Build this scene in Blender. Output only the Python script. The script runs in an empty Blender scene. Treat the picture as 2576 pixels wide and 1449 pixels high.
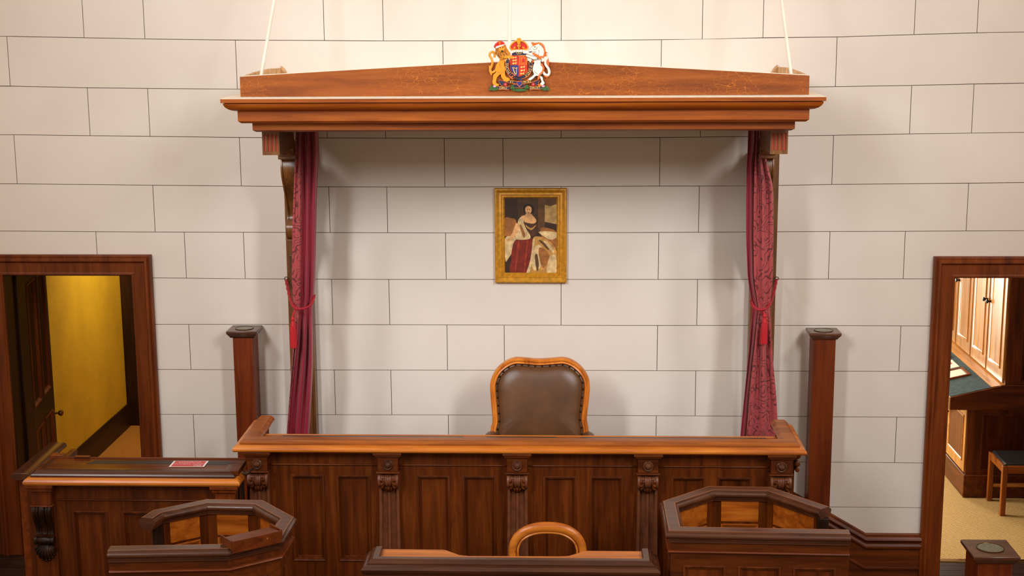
import bpy, bmesh, math, random
from mathutils import Vector, Matrix
random.seed(7)
SC = bpy.context.scene
COL = SC.collection
PI = math.pi

# ------------------------------------------------------------------ camera
FPX = 3604.88
CAM = Vector((0.0354, -9.9432, 4.1))
YAW, PITCH, ROLL = 0.0384, 0.1900, -0.0059
_f = Vector((-math.sin(YAW)*math.cos(PITCH), math.cos(YAW)*math.cos(PITCH), -math.sin(PITCH)))
_r0 = Vector((math.cos(YAW), math.sin(YAW), 0)); _u0 = _r0.cross(_f)
_r = math.cos(ROLL)*_r0 + math.sin(ROLL)*_u0
_u = -math.sin(ROLL)*_r0 + math.cos(ROLL)*_u0
cam_d = bpy.data.cameras.new('camera'); cam = bpy.data.objects.new('camera', cam_d); COL.objects.link(cam)
cam.matrix_world = Matrix(((_r.x, _u.x, -_f.x, CAM.x), (_r.y, _u.y, -_f.y, CAM.y), (_r.z, _u.z, -_f.z, CAM.z), (0, 0, 0, 1)))
cam_d.sensor_fit = 'HORIZONTAL'; cam_d.sensor_width = 36.0; cam_d.lens = FPX/2576*36.0
cam_d.clip_start = 0.05; cam_d.clip_end = 100
SC.camera = cam

# ------------------------------------------------------------------ world and large lights
world = bpy.data.worlds.new('world'); SC.world = world; world.use_nodes = True
bg = world.node_tree.nodes['Background']
bg.inputs[0].default_value = (1.0, 0.71, 0.46, 1); bg.inputs[1].default_value = 0.46

def area(name, loc, target, sx, sy, power, col, spread=180):
    d = bpy.data.lights.new(name, 'AREA'); d.shape = 'RECTANGLE'; d.size = sx; d.size_y = sy
    d.energy = power; d.color = col; d.spread = math.radians(spread)
    o = bpy.data.objects.new(name, d); COL.objects.link(o); o.location = loc
    o.rotation_euler = (Vector(target)-Vector(loc)).to_track_quat('-Z', 'Y').to_euler()
    return o
for sx, nm in ((-1, 'west'), (1, 'east')):
    area('gallery_window_light_'+nm, (sx*4.3, -9.4, 7.2), (-0.25, 0, 2.4), 1.0, 3.4, 34, (0.93, 0.97, 1.0), 46)
    area('side_window_light_'+nm, (sx*4.9, -4.4, 6.9), (-0.25, 0, 2.2), 0.9, 1.5, 56, (0.96, 0.97, 1.0), 120)
area('roof_light', (-0.25, -1.5, 5.7), (-0.25, -0.2, 3.8), 2.8, 0.7, 6.5, (0.93, 0.97, 1.0))
area('study_window_light', (2.25, 5.15, 1.45), (3.6, 1.9, 0.8), 1.1, 1.9, 120, (0.93, 1.0, 0.86))
area('study_side_window_light', (1.25, 2.0, 1.9), (3.4, 1.7, 0.4), 1.0, 1.4, 70, (1.0, 0.98, 0.9))
area('corridor_lamp_light', (-3.5, 2.5, 3.1), (-4.2, 2.6, 1.0), 0.4, 0.4, 22, (1.0, 0.92, 0.62), 120)

SC.view_settings.view_transform = 'Standard'; SC.view_settings.look = 'None'
SC.view_settings.exposure = 0.05; SC.view_settings.gamma = 1.0; SC.view_settings.use_curve_mapping = False

# ------------------------------------------------------------------ measuring helpers: photo pixel -> point on a real plane
def ray(u, v): return _r*((u-1288)/FPX) - _u*((v-724.5)/FPX) + _f
def at(u, v, y):
    d = ray(u, v); return CAM + d*((y-CAM.y)/d.y)
def az(u, v, z):
    d = ray(u, v); return CAM + d*((z-CAM.z)/d.z)

# ------------------------------------------------------------------ materials
MATS = {}
def srgb(r, g, b):
    def c(x):
        x /= 255.0
        return x/12.92 if x <= 0.04045 else ((x+0.055)/1.055)**2.4
    return (c(r), c(g), c(b), 1)
def newmat(name):
    m = bpy.data.materials.new(name); m.use_nodes = True
    nt = m.node_tree; b = nt.nodes['Principled BSDF']
    MATS[name] = m
    return m, nt, b
def N(nt, t, **kw):
    n = nt.nodes.new(t)
    for k, v in kw.items(): setattr(n, k, v)
    return n
def ramp(nt, stops):
    r = N(nt, 'ShaderNodeValToRGB'); e = r.color_ramp.elements
    while len(e) < len(stops): e.new(0.5)
    for i, (p, c) in enumerate(stops): e[i].position = p; e[i].color = c
    return r
def coords(nt, scale=(1, 1, 1)):
    tc = N(nt, 'ShaderNodeTexCoord'); mp = N(nt, 'ShaderNodeMapping'); mp.inputs['Scale'].default_value = scale
    nt.links.new(tc.outputs['Object'], mp.inputs[0]); return mp
def noise(nt, vec, scale, detail=4, rough=0.55, dist=0.0):
    n = N(nt, 'ShaderNodeTexNoise'); n.inputs['Scale'].default_value = scale; n.inputs['Detail'].default_value = detail
    n.inputs['Roughness'].default_value = rough; n.inputs['Distortion'].default_value = dist
    nt.links.new(vec.outputs[0], n.inputs['Vector']); return n
def bump(nt, b, fac, strength, dist):
    bp = N(nt, 'ShaderNodeBump'); bp.inputs['Strength'].default_value = strength; bp.inputs['Distance'].default_value = dist
    nt.links.new(fac, bp.inputs['Height']); nt.links.new(bp.outputs[0], b.inputs['Normal'])

def wood(name, dark, mid, light, axis='z', rough=0.35, coat=0.25, crackle=None, spec=0.5, knots=False):
    m, nt, b = newmat(name)
    s = {'x': (0.9, 11, 11), 'y': (11, 0.9, 11), 'z': (11, 11, 0.9)}[axis]
    mp = coords(nt, s)
    oi = N(nt, 'ShaderNodeObjectInfo'); ad = N(nt, 'ShaderNodeVectorMath', operation='ADD')
    ml = N(nt, 'ShaderNodeMath', operation='MULTIPLY'); ml.inputs[1].default_value = 37.0
    nt.links.new(oi.outputs['Random'], ml.inputs[0]); nt.links.new(mp.outputs[0], ad.inputs[0]); nt.links.new(ml.outputs[0], ad.inputs[1])
    n1 = noise(nt, ad, 1.6, 5, 0.6, 0.6)
    n2 = noise(nt, ad, 9.0, 4, 0.65, 0.2)
    mx = N(nt, 'ShaderNodeMath', operation='MULTIPLY_ADD'); mx.inputs[1].default_value = 0.20
    sb = N(nt, 'ShaderNodeMath', operation='SUBTRACT'); sb.inputs[1].default_value = 0.5
    nt.links.new(n2.outputs[0], sb.inputs[0]); nt.links.new(sb.outputs[0], mx.inputs[0]); nt.links.new(n1.outputs[0], mx.inputs[2])
    rp = ramp(nt, [(0.28, srgb(*dark)), (0.5, srgb(*mid)), (0.74, srgb(*light))])
    nt.links.new(mx.outputs[0], rp.inputs[0])
    hs = N(nt, 'ShaderNodeHueSaturation'); mr = N(nt, 'ShaderNodeMapRange')
    mr.inputs['To Min'].default_value = 0.86; mr.inputs['To Max'].default_value = 1.14
    nt.links.new(oi.outputs['Random'], mr.inputs[0]); nt.links.new(mr.outputs[0], hs.inputs['Value'])
    nt.links.new(rp.outputs[0], hs.inputs['Color'])
    out = hs.outputs[0]
    if crackle:
        mp2 = coords(nt, (1.0, 1.0, 2.2)); wn = noise(nt, mp2, 9, 3)
        av = N(nt, 'ShaderNodeVectorMath', operation='MULTIPLY_ADD'); av.inputs[1].default_value = (0.07, 0.07, 0.07)
        nt.links.new(wn.outputs[1], av.inputs[0]); nt.links.new(mp2.outputs[0], av.inputs[2])
        vo = N(nt, 'ShaderNodeTexVoronoi', feature='DISTANCE_TO_EDGE'); vo.inputs['Scale'].default_value = 19
        nt.links.new(av.outputs[0], vo.inputs['Vector'])
        cr = ramp(nt, [(0.0, (1, 1, 1, 1)), (0.010, (0.9, 0.9, 0.9, 1)), (0.024, (0, 0, 0, 1))]); nt.links.new(vo.outputs[0], cr.inputs[0])
        mk = noise(nt, coords(nt), 2.3, 3); mkr = ramp(nt, [(0.42, (0.04,)*3+(1,)), (0.66, (0.8,)*3+(1,))]); nt.links.new(mk.outputs[0], mkr.inputs[0])
        mu = N(nt, 'ShaderNodeMath', operation='MULTIPLY'); nt.links.new(cr.outputs[0], mu.inputs[0]); nt.links.new(mkr.outputs[0], mu.inputs[1])
        mc = N(nt, 'ShaderNodeMix', data_type='RGBA'); nt.links.new(mu.outputs[0], mc.inputs[0]); nt.links.new(out, mc.inputs[6]); mc.inputs[7].default_value = srgb(*crackle)
        out = mc.outputs[2]
    if knots:
        vk = N(nt, 'ShaderNodeTexVoronoi'); vk.inputs['Scale'].default_value = 1.35; mpk = coords(nt, (1, 1, 2.0)); nt.links.new(mpk.outputs[0], vk.inputs['Vector'])
        kr = ramp(nt, [(0.02, (0.75,)*3+(1,)), (0.075, (0, 0, 0, 1))]); nt.links.new(vk.outputs[0], kr.inputs[0])
        mc = N(nt, 'ShaderNodeMix', data_type='RGBA'); nt.links.new(kr.outputs[0], mc.inputs[0]); nt.links.new(out, mc.inputs[6]); mc.inputs[7].default_value = srgb(58, 22, 10)
        out = mc.outputs[2]
    nt.links.new(out, b.inputs['Base Color'])
    b.inputs['Roughness'].default_value = rough; b.inputs['Coat Weight'].default_value = coat; b.inputs['Coat Roughness'].default_value = 0.22
    b.inputs['Specular IOR Level'].default_value = spec
    bump(nt, b, n2.outputs[0], 0.12, 0.002)
    return m
def plain(name, col, rough=0.5, metal=0.0, var=0.0, bs=0.0, bscale=200, coat=0.0, spec=0.5, vscale=6):
    m, nt, b = newmat(name)
    b.inputs['Base Color'].default_value = srgb(*col); b.inputs['Roughness'].default_value = rough; b.inputs['Metallic'].default_value = metal
    b.inputs['Coat Weight'].default_value = coat; b.inputs['Specular IOR Level'].default_value = spec
    if var:
        n = noise(nt, coords(nt), vscale, 5)
        lo = [max(0, c*(1-var)) for c in col]; hi = [min(255, c*(1+var)) for c in col]
        r = ramp(nt, [(0.3, srgb(*lo)), (0.7, srgb(*hi))]); nt.links.new(n.outputs[0], r.inputs[0]); nt.links.new(r.outputs[0], b.inputs['Base Color'])
    if bs:
        n = noise(nt, coords(nt), bscale, 3); bump(nt, b, n.outputs[0], bs, 0.002)
    return m

for ax in 'xyz':
    wood('mahogany_'+ax, (62, 24, 5), (92, 40, 8), (120, 58, 14), ax, 0.38, 0.08, spec=0.25)
    wood('honey_'+ax, (150, 74, 20), (194, 108, 32), (216, 134, 48), ax, 0.32, 0.2, spec=0.35)
    wood('darkrail_'+ax, (58, 29, 16), (80, 42, 23), (100, 55, 31), ax, 0.30, 0.25)
    wood('oak_'+ax, (112, 54, 16), (150, 80, 26), (178, 100, 36), ax, 0.36, 0.12, spec=0.3)
    plain('reed_'+ax, (106, 58, 34), 0.42, var=0.12, vscale=20, spec=0.35)
    wood('canopy_'+ax, (124, 55, 9), (158, 77, 14), (182, 97, 24), ax, 0.48, 0.03, knots=True, spec=0.3)
    wood('trim_'+ax, (80, 32, 8), (110, 48, 12), (130, 62, 18), ax, 0.38, 0.08, spec=0.25)
    wood('post_'+ax, (82, 29, 8), (108, 43, 12), (124, 54, 14), ax, 0.38, 0.08, spec=0.25)
    wood('walnut_'+ax, (70, 40, 16), (108, 64, 26), (138, 88, 40), ax, 0.35, 0.25)
    wood('blackwood_'+ax, (28, 14, 8), (42, 22, 12), (58, 32, 18), ax, 0.42, 0.08, spec=0.2)
    wood('boxpanel_'+ax, (120, 56, 12), (166, 84, 20), (198, 112, 36), ax, 0.36, 0.12, spec=0.3)
    wood('cupboard_'+ax, (150, 92, 40), (192, 126, 58), (214, 154, 82), ax, 0.24, 0.4)
wood('pediment_x', (120, 58, 14), (152, 78, 22), (172, 94, 32), 'x', 0.50, 0.03, crackle=(204, 118, 32), spec=0.3)
plain('tan_wood', (196, 152, 104), 0.7, var=0.14, vscale=14)
plain('dust', (226, 212, 190), 0.85, var=0.06, vscale=30)
plain('paint_rod', (232, 222, 204), 0.55, var=0.04)
plain('joint', (104, 94, 84), 0.9)
plain('lead_line', (84, 74, 66), 0.9)
plain('brass', (150, 112, 52), 0.3, 1.0)
plain('bronze', (96, 70, 40), 0.35, 1.0)
plain('black_metal', (38, 34, 30), 0.3, 0.8)
plain('slot_red', (206, 78, 52), 0.6)
plain('leather_black', (38, 36, 36), 0.42, bs=0.25, bscale=500)
plain('gasket_black', (24, 22, 22), 0.5)
plain('green_stone', (58, 60, 42), 0.7, var=0.15)
plain('glass_dull', (104, 102, 82), 0.35, var=0.25, vscale=60)
plain('baize', (52, 66, 68), 0.92, var=0.22, vscale=22)
plain('paper', (226, 220, 202), 0.8)
plain('sign_white', (232, 226, 218), 0.6)
plain('sign_red', (206, 84, 84), 0.6)
plain('booklet_red', (186, 62, 82), 0.6)
plain('tassel_red', (182, 14, 28), 0.65, bs=0.5, bscale=260)
plain('cord_red', (166, 22, 38), 0.6, bs=0.7, bscale=420)
plain('yellow_wall', (206, 160, 18), 0.75, var=0.05, vscale=3)
plain('dark_void', (22, 12, 7), 0.8)
plain('gilt', (204, 142, 36), 0.42, 0.25, var=0.12, vscale=40)
plain('inlay', (178, 108, 58), 0.5)

def plaster():
    m, nt, b = newmat('plaster'); mp = coords(nt)
    n = noise(nt, mp, 0.9, 4, 0.6)
    r = ramp(nt, [(0.3, srgb(219, 206, 193)), (0.7, srgb(230, 218, 206))]); nt.links.new(n.outputs[0], r.inputs[0])
    nt.links.new(r.outputs[0], b.inputs['Base Color'])
    b.inputs['Roughness'].default_value = 0.5; b.inputs['Specular IOR Level'].default_value = 0.35
    n2 = noise(nt, mp, 55, 4, 0.6); bump(nt, b, n2.outputs[0], 0.10, 0.004)
plaster()
def leather():
    m, nt, b = newmat('leather_brown'); mp = coords(nt)
    n = noise(nt, mp, 5, 4); r = ramp(nt, [(0.3, srgb(82, 52, 30)), (0.7, srgb(104, 68, 40))]); nt.links.new(n.outputs[0], r.inputs[0]); nt.links.new(r.outputs[0], b.inputs['Base Color'])
    b.inputs['Roughness'].default_value = 0.36
    v = N(nt, 'ShaderNodeTexVoronoi'); v.inputs['Scale'].default_value = 320; nt.links.new(mp.outputs[0], v.inputs['Vector'])
    bump(nt, b, v.outputs[0], 0.12, 0.001)
leather()
def damask(name, base, fig):
    m, nt, b = newmat(name); mp = coords(nt, (1, 0.4, 1))
    w = noise(nt, mp, 7, 2, 0.5); av = N(nt, 'ShaderNodeVectorMath', operation='MULTIPLY_ADD'); av.inputs[1].default_value = (0.22, 0.22, 0.22)
    nt.links.new(w.outputs[1], av.inputs[0]); nt.links.new(mp.outputs[0], av.inputs[2])
    v = N(nt, 'ShaderNodeTexVoronoi'); v.inputs['Scale'].default_value = 7.5; nt.links.new(av.outputs[0], v.inputs['Vector'])
    sn = N(nt, 'ShaderNodeMath', operation='SINE'); ml = N(nt, 'ShaderNodeMath', operation='MULTIPLY'); ml.inputs[1].default_value = 34
    nt.links.new(v.outputs[0], ml.inputs[0]); nt.links.new(ml.outputs[0], sn.inputs[0])
    r1 = ramp(nt, [(0.55, (0, 0, 0, 1)), (0.8, (1, 1, 1, 1))]); nt.links.new(sn.outputs[0], r1.inputs[0])
    br = noise(nt, mp, 26, 3, 0.6); r2 = ramp(nt, [(0.40, (0, 0, 0, 1)), (0.48, (1, 1, 1, 1))]); nt.links.new(br.outputs[0], r2.inputs[0])
    mu = N(nt, 'ShaderNodeMath', operation='MULTIPLY'); nt.links.new(r1.outputs[0], mu.inputs[0]); nt.links.new(r2.outputs[0], mu.inputs[1])
    mc = N(nt, 'ShaderNodeMix', data_type='RGBA'); mc.inputs[6].default_value = srgb(*base); mc.inputs[7].default_value = srgb(*fig)
    nt.links.new(mu.outputs[0], mc.inputs[0]); nt.links.new(mc.outputs[2], b.inputs['Base Color'])
    b.inputs['Roughness'].default_value = 0.6; b.inputs['Sheen Weight'].default_value = 0.3
damask('damask', (166, 62, 64), (96, 20, 28))
def satin():
    m, nt, b = newmat('curtain_lining'); b.inputs['Base Color'].default_value = srgb(150, 22, 48); b.inputs['Roughness'].default_value = 0.5
    b.inputs['Sheen Weight'].default_value = 0.25
    n = noise(nt, coords(nt, (60, 60, 6)), 6, 2); bump(nt, b, n.outputs[0], 0.08, 0.002)
satin()
def carpet(name, a, c, sc):
    m, nt, b = newmat(name); mp = coords(nt)
    w = N(nt, 'ShaderNodeTexWave'); w.inputs['Scale'].default_value = sc; w.inputs['Distortion'].default_value = 2.0; w.bands_direction = 'DIAGONAL'
    nt.links.new(mp.outputs[0], w.inputs['Vector']); n = noise(nt, mp, 120, 3)
    mx = N(nt, 'ShaderNodeMath', operation='ADD'); nt.links.new(w.outputs[1], mx.inputs[0]); nt.links.new(n.outputs[0], mx.inputs[1])
    r = ramp(nt, [(0.5, srgb(*a)), (1.3/1.5, srgb(*c))]); nt.links.new(mx.outputs[0], r.inputs[0]); nt.links.new(r.outputs[0], b.inputs['Base Color'])
    b.inputs['Roughness'].default_value = 0.95; b.inputs['Specular IOR Level'].default_value = 0.1; bump(nt, b, mx.outputs[0], 0.6, 0.004)
carpet('carpet_beige', (150, 112, 60), (206, 166, 106), 16)
carpet('carpet_brown', (120, 72, 26), (168, 108, 46), 40)

# ------------------------------------------------------------------ mesh builder
class MB:
    def __init__(s, xf=None): s.v = []; s.f = []; s.m = []; s.xf = xf
    def add(s, vs, fs, mi=0):
        o = len(s.v)
        s.v += [Vector(s.xf(*p)) if s.xf else Vector(p) for p in vs]
        s.f += [[i+o for i in f] for f in fs]; s.m += [mi]*len(fs); return s
    def box(s, x0, x1, y0, y1, z0, z1, mi=0):
        return s.add([(x, y, z) for z in (z0, z1) for y in (y0, y1) for x in (x0, x1)],
                     [(0, 2, 3, 1), (4, 5, 7, 6), (0, 1, 5, 4), (2, 6, 7, 3), (0, 4, 6, 2), (1, 3, 7, 5)], mi)
    def loft(s, rings, caps=True, closed=False, mi=0):
        n = len(rings[0]); vs = [p for r in rings for p in r]; fs = []
        k = len(rings)
        for i in range(k if closed else k-1):
            a, b = i*n, ((i+1) % k)*n
            for j in range(n):
                j2 = (j+1) % n; fs.append((a+j, a+j2, b+j2, b+j))
        if caps and not closed: fs.append(tuple(range(n))[::-1]); fs.append(tuple((k-1)*n+j for j in range(n)))
        return s.add(vs, fs, mi)
    def ext(s, poly, plane, a, b, mi=0):
        f = {'xz': lambda p, t: (p[0], t, p[1]), 'yz': lambda p, t: (t, p[0], p[1]), 'xy': lambda p, t: (p[0], p[1], t)}[plane]
        return s.loft([[f(p, a) for p in poly], [f(p, b) for p in poly]], mi=mi)
    def sweep(s, path, prof, closed=False, mi=0):
        """mitred moulding: prof = closed polygon of (out, up); out = right hand of travel, in plan"""
        P = [Vector(p) for p in path]; n = len(P); rings = []
        for i in range(n):
            d0 = (P[i]-P[i-1]) if (i > 0 or closed) else (P[1]-P[0])
            d1 = (P[(i+1) % n]-P[i]) if (i < n-1 or closed) else (P[-1]-P[-2])
            n0 = Vector((d0.y, -d0.x, 0)).normalized(); n1 = Vector((d1.y, -d1.x, 0)).normalized()
            h = (n0+n1); h = h/max(1e-6, h.dot(n0)) if h.length > 1e-6 else n0
            rings.append([tuple(P[i]+h*o+Vector((0, 0, u))) for o, u in prof])
        return s.loft(rings, closed=closed, mi=mi)
    def vsweep(s, path, prof, closed=False, mi=0):
        """frame moulding in the xz plane (path (x,z)); prof = (inward offset, y)"""
        P = [Vector((p[0], p[1])) for p in path]; n = len(P); rings = []
        for i in range(n):
            d0 = (P[i]-P[i-1]) if (i > 0 or closed) else (P[1]-P[0])
            d1 = (P[(i+1) % n]-P[i]) if (i < n-1 or closed) else (P[-1]-P[-2])
            n0 = Vector((-d0.y, d0.x)).normalized(); n1 = Vector((-d1.y, d1.x)).normalized()
            h = n0+n1; h = h/max(1e-6, h.dot(n0))
            rings.append([(P[i].x+h.x*o, y, P[i].y+h.y*o) for o, y in prof])
        return s.loft(rings, closed=closed, mi=mi)
    def tube(s, path, r, n=8, closed=False, flat=1.0, mi=0):
        P = [Vector(p) for p in path]; k = len(P); R = r if isinstance(r, (list, tuple)) else [r]*k; rings = []; prev = None
        for i in range(k):
            a = P[i-1] if (i > 0 or closed) else P[i]; b = P[(i+1) % k] if (i < k-1 or closed) else P[i]
            t = (b-a).normalized()
            if prev is None: x = t.cross(Vector((0, 1, 0))); x = x if x.length > 0.1 else t.cross(Vector((1, 0, 0)))
            else: x = prev-t*prev.dot(t)
            x.normalize(); prev = x; y = t.cross(x)
            rings.append([tuple(P[i]+x*(R[i]*math.cos(2*PI*j/n))+y*(R[i]*flat*math.sin(2*PI*j/n))) for j in range(n)])
        return s.loft(rings, closed=closed, mi=mi)
    def lathe(s, prof, c, axis='z', n=24, mi=0):
        rings = []
        for r, h in prof:
            ring = []
            for j in range(n):
                a = 2*PI*j/n; p, q = r*math.cos(a), r*math.sin(a)
                ring.append({'z': (c[0]+p, c[1]+q, c[2]+h), 'y': (c[0]+p, c[1]+h, c[2]+q), 'x': (c[0]+h, c[1]+p, c[2]+q)}[axis])
            rings.append(ring)
        return s.loft(rings, mi=mi)
    def build(s, name, mat, parent=None, bevel=0.0, seg=2, ang=0.55, kind=None):
        base = Vector(parent['base']) if parent is not None and 'base' in parent else Vector((0, 0, 0))
        me = bpy.data.meshes.new(name); me.from_pydata([tuple(v-base) for v in s.v], [], s.f)
        mats = mat if isinstance(mat, (list, tuple)) else [mat]
        for mm in mats: me.materials.append(MATS[mm])
        me.polygons.foreach_set('material_index', s.m)
        bm = bmesh.new(); bm.from_mesh(me); bmesh.ops.recalc_face_normals(bm, faces=bm.faces)
        for f in bm.faces: f.smooth = True
        for e in bm.edges:
            if len(e.link_faces) != 2 or e.calc_face_angle(0) > ang: e.smooth = False
        bm.to_mesh(me); bm.free()
        o = bpy.data.objects.new(name, me); COL.objects.link(o)
        if parent is not None: o.parent = parent; o['base'] = tuple(base)
        if bevel:
            md = o.modifiers.new('edge', 'BEVEL'); md.width = bevel; md.segments = seg; md.limit_method = 'ANGLE'; md.angle_limit = 0.7
        if kind: o['kind'] = kind
        return o
def tag(o, label, cat, group=None):
    o['label'] = label; o['category'] = cat
    if group: o['group'] = group
    return o
def thing(name, label, cat, base, group=None):
    o = bpy.data.objects.new(name, None); COL.objects.link(o); o.location = base; o['base'] = tuple(base)
    o.empty_display_size = 0.1
    return tag(o, label, cat, group)
def struct(mb, name, mat, bevel=0.0): return mb.build(name, mat, bevel=bevel, kind='structure')
def frame_xf(O, R, Nn):
    O = Vector(O); R = Vector(R).normalized(); Nn = Vector(Nn).normalized()
    return lambda a, d, h: O+R*a+Nn*d+Vector((0, 0, h))
def round_poly(poly, k=4):
    P = [Vector((p[0], p[1])) for p in poly]; n = len(P); out = []
    for i in range(n):
        p0, p1, p2, p3 = P[i-1], P[i], P[(i+1) % n], P[(i+2) % n]
        for j in range(k):
            t = j/k
            q = 0.5*((2*p1)+(p2-p0)*t+(2*p0-5*p1+4*p2-p3)*t*t+(3*p1-p0-3*p2+p3)*t*t*t); out.append((q.x, q.y))
    return out
def lerp_tab(tab, x):
    if x <= tab[0][0]: return tab[0][1:]
    for a, b in zip(tab, tab[1:]):
        if x <= b[0]:
            t = (x-a[0])/(b[0]-a[0]); return tuple(p+(q-p)*t for p, q in zip(a[1:], b[1:]))
    return tab[-1][1:]
def smooth_path(pts, k=6):
    P = [Vector(p) for p in pts]; out = []
    for i in range(len(P)-1):
        p0 = P[max(i-1, 0)]; p1 = P[i]; p2 = P[i+1]; p3 = P[min(i+2, len(P)-1)]
        for j in range(k):
            t = j/k
            out.append(0.5*((2*p1)+(p2-p0)*t+(2*p0-5*p1+4*p2-p3)*t*t+(3*p1-p0-3*p2+p3)*t*t*t))
    out.append(P[-1]); return out
def panelled(th, xf, W, z0, z1, panels, fmat, pmat, mmat, depth=0.022, thick=0.02, skin=0.016, mould=0.026, name='frame'):
    """joinery face: one frame of stiles and rails, each panel a part with its moulding as sub-part. xf(a, d, h), d>0 outward"""
    xs = sorted({0, W, *[p[0] for p in panels], *[p[1] for p in panels]}); zs = sorted({z0, z1, *[p[2] for p in panels], *[p[3] for p in panels]})
    fr = MB(xf)
    for xa, xb in zip(xs, xs[1:]):
        zc = z0
        for za, zb in zip(zs, zs[1:]):
            cx, cz = (xa+xb)/2, (za+zb)/2
            if any(p[0] < cx < p[1] and p[2] < cz < p[3] for p in panels):
                if za > zc: fr.box(xa, xb, -thick, 0, zc, za)
                zc = zb
        if z1 > zc: fr.box(xa, xb, -thick, 0, zc, z1)
    fr.build(name, fmat, th)
    for (a0, a1, h0, h1) in panels:
        p = MB(xf).box(a0, a1, -depth-skin, -depth, h0, h1).build('panel', pmat, th)
        m = MB(xf)
        pr = [(0, 0.005), (0.005, 0.007), (0.010, 0.003), (0.013, 0.003), (mould*0.6, -0.005), (mould*0.75, -depth*0.62), (mould*0.9, -depth*0.58), (mould+0.003, -depth), (0, -depth)]
        rings = []
        for (x, z, sx, sz) in ((a0, h0, 1, 1), (a1, h0, -1, 1), (a1, h1, -1, -1), (a0, h1, 1, -1)):
            rings.append([(x+sx*o, d, z+sz*o) for o, d in pr])
        m.loft(rings, closed=True); m.build('moulding', mmat, p)
def text_faces(s, size):
    cu = bpy.data.curves.new('lettering', 'FONT'); cu.body = s; cu.size = size; cu.align_x = 'CENTER'; cu.align_y = 'CENTER'
    ob = bpy.data.objects.new('lettering', cu); COL.objects.link(ob)
    me = ob.to_mesh(); vs = [tuple(v.co) for v in me.vertices]; fs = [tuple(p.vertices) for p in me.polygons]
    ob.to_mesh_clear(); bpy.data.objects.remove(ob); bpy.data.curves.remove(cu); return vs, fs
# ================================================================== THE SETTING
DAIS = 0.17
struct(MB().box(-6.0, 5.0, -7.0, 0.46, -0.2, -0.02), 'floor', 'blackwood_x')
FL = bpy.data.objects['floor']; FL['base'] = (0, 0, 0)
for i in range(26):          # boards of the court floor near the right-hand door
    y = 0.44-0.095*i
    MB().box(2.62, 5.0, y-0.093, y, -0.02, 0.0).build('plank', 'blackwood_x', FL, bevel=0.0015)
dm = MB(); dm.box(-6.0, 1.98, -3.2, 0.0, -0.02, DAIS-0.02); struct(dm, 'floor_dais', 'blackwood_x')
DA = bpy.data.objects['floor_dais']; DA['base'] = (0, 0, 0)
for i in range(32):          # boards of the raised floor, seen at the lower left corner
    y = -0.002-0.10*i; cut = -4.35+0.9*random.random()
    MB().box(-6.0, cut, y-0.098, y, DAIS-0.02, DAIS).build('plank', 'blackwood_x', DA, bevel=0.0015)
    MB().box(cut+0.002, -3.0, y-0.098, y, DAIS-0.02, DAIS).build('plank', 'mahogany_x' if i % 5 == 2 else 'blackwood_x', DA, bevel=0.0015)
struct(MB().box(-2.02, 1.5, -1.2, -0.01, DAIS, 0.62), 'floor_bench_platform', 'blackwood_x')

# ---- back wall: backing with two door openings; every lined-out block is its own plate
LX0, LX1, LZ = -3.99, -3.05, 2.285       # left opening
RX0, RX1, RZ = 2.735, 3.70, 2.275        # right opening
wb = MB()
for (x0, x1, z0, z1) in ((-6, LX0, 0, 6.6), (LX1, RX0, 0, 6.6), (RX1, 5.0, 0, 6.6), (LX0, LX1, LZ, 6.6), (RX0, RX1, RZ, 6.6), (LX0, LX1, 0, DAIS-0.02)):
    wb.box(x0, x1, 0.006, 0.34, z0, z1)
WALL = struct(wb, 'wall_back', 'joint'); WALL['base'] = (0, 0, 0)
WALL['label'] = 'cream plaster wall lined out in large blocks'
LINES = [
 [(0, 91), (210, 95), (362, 98), (590, 101), (818, 102), (965, 103), (1412, 102), (1767, 99), (1916, 95), (2107, 93), (2300, 87), (2459, 82.5), (2576, 79.5)],
 [(0, 216), (220, 221), (371, 222.5), (597, 224.5), (1300, 225), (2036, 219.5), (2103, 218), (2293, 215), (2450, 211.5), (2576, 208)],
 [(0, 338.5), (228, 341.5), (378, 343), (603, 346), (824, 347), (1119, 348), (1265, 348), (1411, 347), (1660, 346), (1761, 345), (1985, 342), (2096, 340.5), (2287, 337), (2444, 335), (2576, 332)],
 [(0, 462), (385, 466), (607, 468), (800, 470), (1120, 470.5), (1659, 468), (1877, 468), (2094, 464), (2436, 461), (2576, 458.5)],
 [(0, 581), (243, 583), (467, 584), (800, 585), (1121, 586), (1656, 585), (1877, 583.5), (2088, 582.5), (2275, 582), (2430, 581), (2576, 580)],
 [(390, 699), (615, 701.5), (978, 703), (1411, 703), (1755, 703), (2085, 702), (2327, 701.5)],
 [(397, 816), (653, 816), (979, 817), (1269, 818), (1653, 819), (1960, 818.5), (2265, 820)],
 [(401, 929.5), (650, 930.5), (981, 931), (1470, 932), (1752, 933), (2036, 933.5), (2318, 934.5)],
 [(407, 1042.5), (653, 1043), (982, 1043.5), (1480, 1045), (1751, 1046.5), (2035, 1048), (2313, 1050)],
 [(412, 1155), (590, 1155.5), (1998, 1162), (2253, 1164), (2310, 1165)],
 [(400, 1267), (1300, 1272), (2095, 1275), (2306, 1277.5)]]
LW = [[(at(u, v, 0).x, at(u, v, 0).z) for u, v in l] for l in LINES]
def line_z(k, x):
    if k < 0: return LW[0][6][1]+0.335*(-k)+0*x
    if k >= len(LW): return LW[-1][1][1]-0.335*(k-len(LW)+1)
    l = LW[k]
    if x <= l[0][0]: return l[0][1]
    for a, b in zip(l, l[1:]):
        if x <= b[0]: return a[1]+(b[1]-a[1])*(x-a[0])/(b[0]-a[0])
    return l[-1][1]
EVEN = [-5.2, -4.75, -3.298, -2.874, -1.628, -1.22, 0.0, 0.959, 1.37, 2.387, 2.807, 4.0]
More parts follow.
